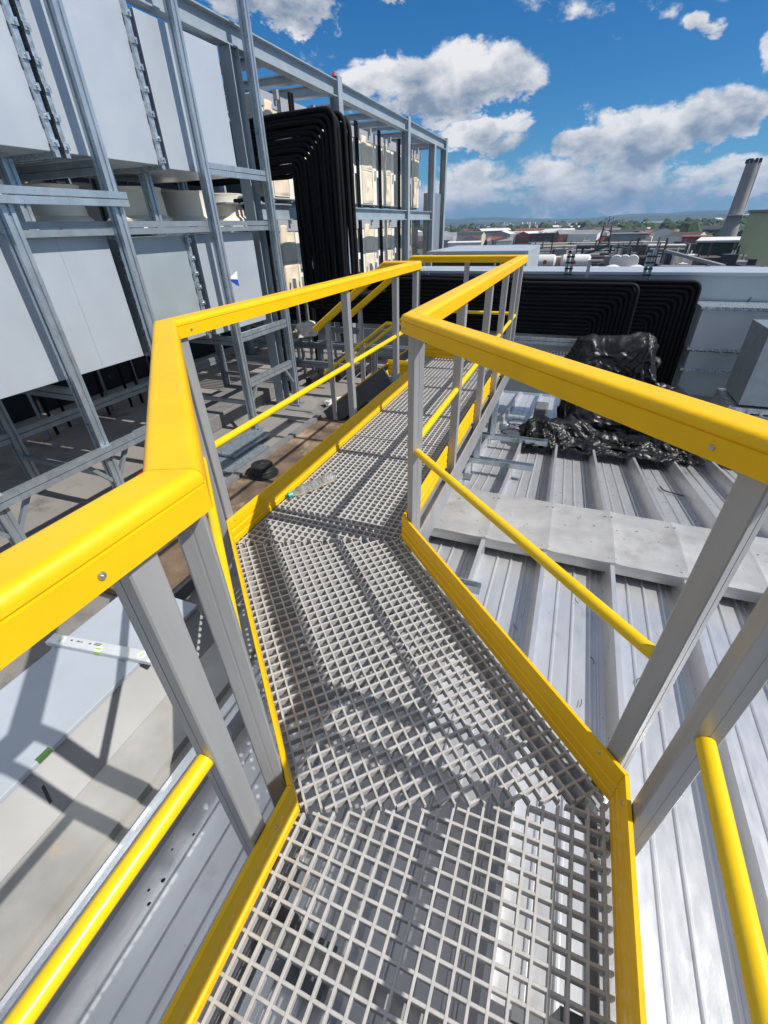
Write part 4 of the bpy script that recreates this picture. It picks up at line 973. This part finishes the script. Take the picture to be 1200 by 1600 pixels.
# pipe bridges and slender structures between (many lines)
def pipe_bridge(px0, px1, py, dist, lab, m='cream', n=3):
    a = far(px0, py, dist); b = far(px1, py, dist); b.z = a.z; t = empty('pipe_bridge', (a.x, a.y, ZG), lab, 'pipe bridge', 'pipe bridges across the works')
    for k in range(n):
        mb = MB(); o_ = Vector((0, k*.9, -.9*(k % 2))); mb.tube([a+o_, b+o_], .28+.12*(k % 2), 8); mb.build('pipe', FM[m if k % 2 == 0 else 'grey'], t)
    L_ = (b-a).length; ns = max(2, int(L_/9))
    for k in range(ns+1):
        p = a.lerp(b, k/ns); mb = MB(); mb.box(p.x-.13, p.x+.13, p.y-.13, p.y+.13, ZG, p.z+.4); mb.build('support', FM['grey'], t)
    mb = MB(); mb.bar(a-Vector((0, 0, 1.6)), b-Vector((0, 0, 1.6)), .25, .3); mb.build('girder', FM['dark'], t)
pipe_bridge(700, 900, 388, 230, 'pipe bridge with thin rails behind the white sheds')
pipe_bridge(830, 1040, 381, 250, 'long pale pipe bridge crossing the middle of the works', 'cream', 4)
pipe_bridge(822, 960, 392, 190, 'lower pipe bridge behind the white tanks', 'grey')
pipe_bridge(1012, 1072, 384, 140, 'silver pipe bridge right of the second strut pair', 'white', 3)
pipe_bridge(1030, 1190, 418, 70, 'low grey handrail bridge in front of the green shed', 'grey', 2)
pipe_bridge(905, 1010, 402, 130, 'dark pipe bridge above the filter drums', 'brown', 3)
random.seed(21)
for k in range(46):
    px = random.uniform(830, 1085); py = random.uniform(370, 404); dist = random.uniform(95, 260); p = far(px, py, dist); w = random.uniform(.12, .3)
    mb = MB(); mb.box(p.x-w, p.x+w, p.y-w, p.y+w, ZG, p.z)
    if k % 3 == 0: mb.box(p.x-1.2, p.x+1.2, p.y-.12, p.y+.12, p.z-1.2, p.z-.95); mb.box(p.x-.8, p.x+.8, p.y-.13, p.y+.13, p.z-3, p.z-2.8)
    o = mb.build('steel_mast', FM[random.choice(('grey', 'dark', 'conc', 'brown'))]); tag(o, 'thin steel mast rising among the works pipework', 'mast', 'masts in the works')
for k in range(70):
    px = random.uniform(830, 1190); py = random.uniform(376, 424); dist = random.uniform(90, 170) if py > 395 else random.uniform(170, 330); p = far(px, py, dist)
    w = random.uniform(.6, 3.0)*dist/140; dd_ = random.uniform(1, 3); h_ = p.z-ZG; mb = MB(); mb.box(p.x-w, p.x+w, p.y-dd_, p.y+dd_, ZG, p.z)
    for q_ in range(random.randint(1, 4)):
        xx = p.x+random.uniform(-w, w); hh = random.uniform(.4, 2.2)
        if k % 2: mb.box(xx-.12, xx+.12, p.y-.12, p.y+.12, p.z+.001, p.z+hh)
        else: mb.box(xx-.5, xx+.4, p.y-.5, p.y+.4, p.z+.001, p.z+hh*.5)
    o = mb.build('works_block', FM[random.choice(('grey', 'brown', 'dark', 'brown', 'cream', 'conc', 'white', 'dark'))]); tag(o, 'small boxy plant building with vents in the crowded works yard', 'plant building', 'small plant blocks in the works')
# lattice structure (tapering) on the skyline
p = far(950, 352, 210); t = empty('lattice_tower', (p.x, p.y, ZG), 'dark lattice tower breaking the skyline over the works', 'lattice tower')
mb = MB(); ztt = far(943, 338, 210).z
for sx in (-1, 1):
    for sy in (-1, 1): mb.tube([(p.x+sx*2.4, p.y+sy*2.4, ZG), (p.x+sx*1.2, p.y+sy*1.2, ztt-3)], .16, 5)
mb.build('leg', FM['dark'], t); mb = MB()
for k in range(7):
    z = ZG+2+k*2.0; w = 2.4-1.2*k/7.
    for a_, b_ in (((-w, -w), (w, -w)), ((w, -w), (w, w)), ((w, w), (-w, w)), ((-w, w), (-w, -w))): mb.tube([(p.x+a_[0], p.y+a_[1], z), (p.x+b_[0], p.y+b_[1], z)], .1, 4); mb.tube([(p.x+a_[0], p.y+a_[1], z), (p.x+b_[0], p.y+b_[1], z+2)], .08, 4)
mb.build('bracing', FM['dark'], t)
mb = MB(); mb.tube([(p.x, p.y, ztt-3), (p.x, p.y, ztt)], .15, 5); mb.build('aerial', FM['dark'], t)
# jib
a = far(912, 398, 120); b = far(952, 383, 120); mb = MB(); mb.bar(a, b, .5, .5); mb.bar((a.x, a.y, ZG), a, .4, .4, (1, 0, 0)); o = mb.build('conveyor_boom', FM['dark']); tag(o, 'black sloping boom above the filter drums', 'conveyor')
a = far(1040, 392, 85); b = far(1130, 416, 70); mb = MB(); mb.bar(a, b, .5, .35); mb.bar((a.x, a.y, ZG), a, .3, .3, (1, 0, 0)); o = mb.build('conveyor_boom', FM['grey']); tag(o, 'pale sloping conveyor running down in front of the green shed', 'conveyor')
# distant town : individual houses, many
random.seed(5)
mats_ = ['white', 'cream', 'brick', 'grey', 'dark', 'brown', 'white']
for k in range(150):
    azr = radians(random.uniform(-24, 24)); dist = 380*(1/(random.random()*.85+.12))**.85
    x, y = sin(azr)*dist, cos(azr)*dist; w = random.uniform(6, 16)*(1+dist/2500); l_ = random.uniform(5, 10); h_ = random.uniform(3.5, 7)*(1+dist/5000); a_ = random.uniform(0, pi)
    R_ = Matrix.Rotation(a_, 4, 'Z'); mb = MB()
    vs = [Vector(v) for v in ((-w, -l_, 0), (w, -l_, 0), (w, l_, 0), (-w, l_, 0), (-w, -l_, h_), (w, -l_, h_), (w, l_, h_), (-w, l_, h_), (-w, 0, h_+2.2), (w, 0, h_+2.2))]
    vs = [R_ @ v + Vector((x, y, ZG)) for v in vs]
    mb.add(vs, [(0, 1, 5, 4), (1, 2, 6, 9, 5), (2, 3, 7, 6), (3, 0, 4, 8, 7)])
    wm, rm = FM[random.choice(mats_)], FM[random.choice(['dark', 'grey', 'brick', 'white', 'brown'])]
    t = empty('town_building', (x, y, ZG), 'small distant building in the hazy town', 'building', 'far off town buildings')
    mb.build('wall', wm, t); mb = MB(); up = Vector((0, 0, .05)); mb.add([v+up for v in (vs[4], vs[5], vs[9], vs[8], vs[6], vs[7])], [(0, 1, 2, 3), (3, 2, 4, 5)]); mb.build('roof', rm, t)
for k in range(26):   # taller pale blocks on the far skyline
    azr = radians(random.uniform(-9, 2)); dist = random.uniform(1000, 1500); x, y = sin(azr)*dist, cos(azr)*dist; w = random.uniform(4, 9); h_ = random.uniform(8, 17)
    mb = MB(); mb.box(x-w, x+w, y-w, y+w, ZG, ZG+h_); o = mb.build('tower_block', FM['white' if k % 3 else 'cream']); tag(o, 'tiny pale block on the far town skyline', 'building', 'pale blocks on the skyline')
# woods
def wood(name, n, azr0, azr1, d0, d1, lab):
    mb = MB()
    for k in range(n):
        a_ = radians(random.uniform(azr0, azr1)); dist = random.uniform(d0, d1); c_ = Vector((sin(a_)*dist, cos(a_)*dist, ZG)); r = random.uniform(3.5, 7)*(1+dist/2500)
        h_ = r*random.uniform(1.1, 1.7)
        vs = [c_+Vector((0, 0, h_))]; n_ = 7
        for j, (rr, zz) in enumerate(((.55, .85), (1, .5), (.85, .1))):
            for q_ in range(n_): f_ = random.uniform(.75, 1.2); vs.append(c_+Vector((r*rr*f_*cos(q_*2*pi/n_), r*rr*f_*sin(q_*2*pi/n_), h_*zz*random.uniform(.85, 1.1))))
        fs = [(0, 1+q_, 1+(q_+1) % n_) for q_ in range(n_)]
        for j in range(2):
            for q_ in range(n_): fs.append((1+j*n_+q_, 1+j*n_+(q_+1) % n_, 1+(j+1)*n_+(q_+1) % n_, 1+(j+1)*n_+q_))
        mb.add(vs, fs)
    o = mb.build(name, FM['tree']); o['kind'] = 'stuff'; tag(o, lab, 'woodland')
wood('woodland', 420, -26, 26, 560, 1500, 'dark green belts of trees between the far town buildings')
wood('woodland', 260, 3, 20, 420, 640, 'darker tree belt behind the long pale roof and the chimney')

# ------------------------------------------------------------------ haze
hz = MB(); hz.box(-8900, 8900, -8900, 8900, ZG-1.0, 190)
hmz = bpy.data.materials.new('haze_air'); hmz.use_nodes = True; t = hmz.node_tree; t.nodes.clear()
pv = t.nodes.new('ShaderNodeVolumePrincipled'); pv.inputs['Color'].default_value = (.30, .52, .86, 1); pv.inputs['Density'].default_value = 1.5e-4; pv.inputs['Anisotropy'].default_value = .2
mo = t.nodes.new('ShaderNodeOutputMaterial'); t.links.new(pv.outputs[0], mo.inputs['Volume'])
o = hz.build('haze', hmz); o['kind'] = 'stuff'; tag(o, 'thin pale air haze over the far town and hills', 'haze')
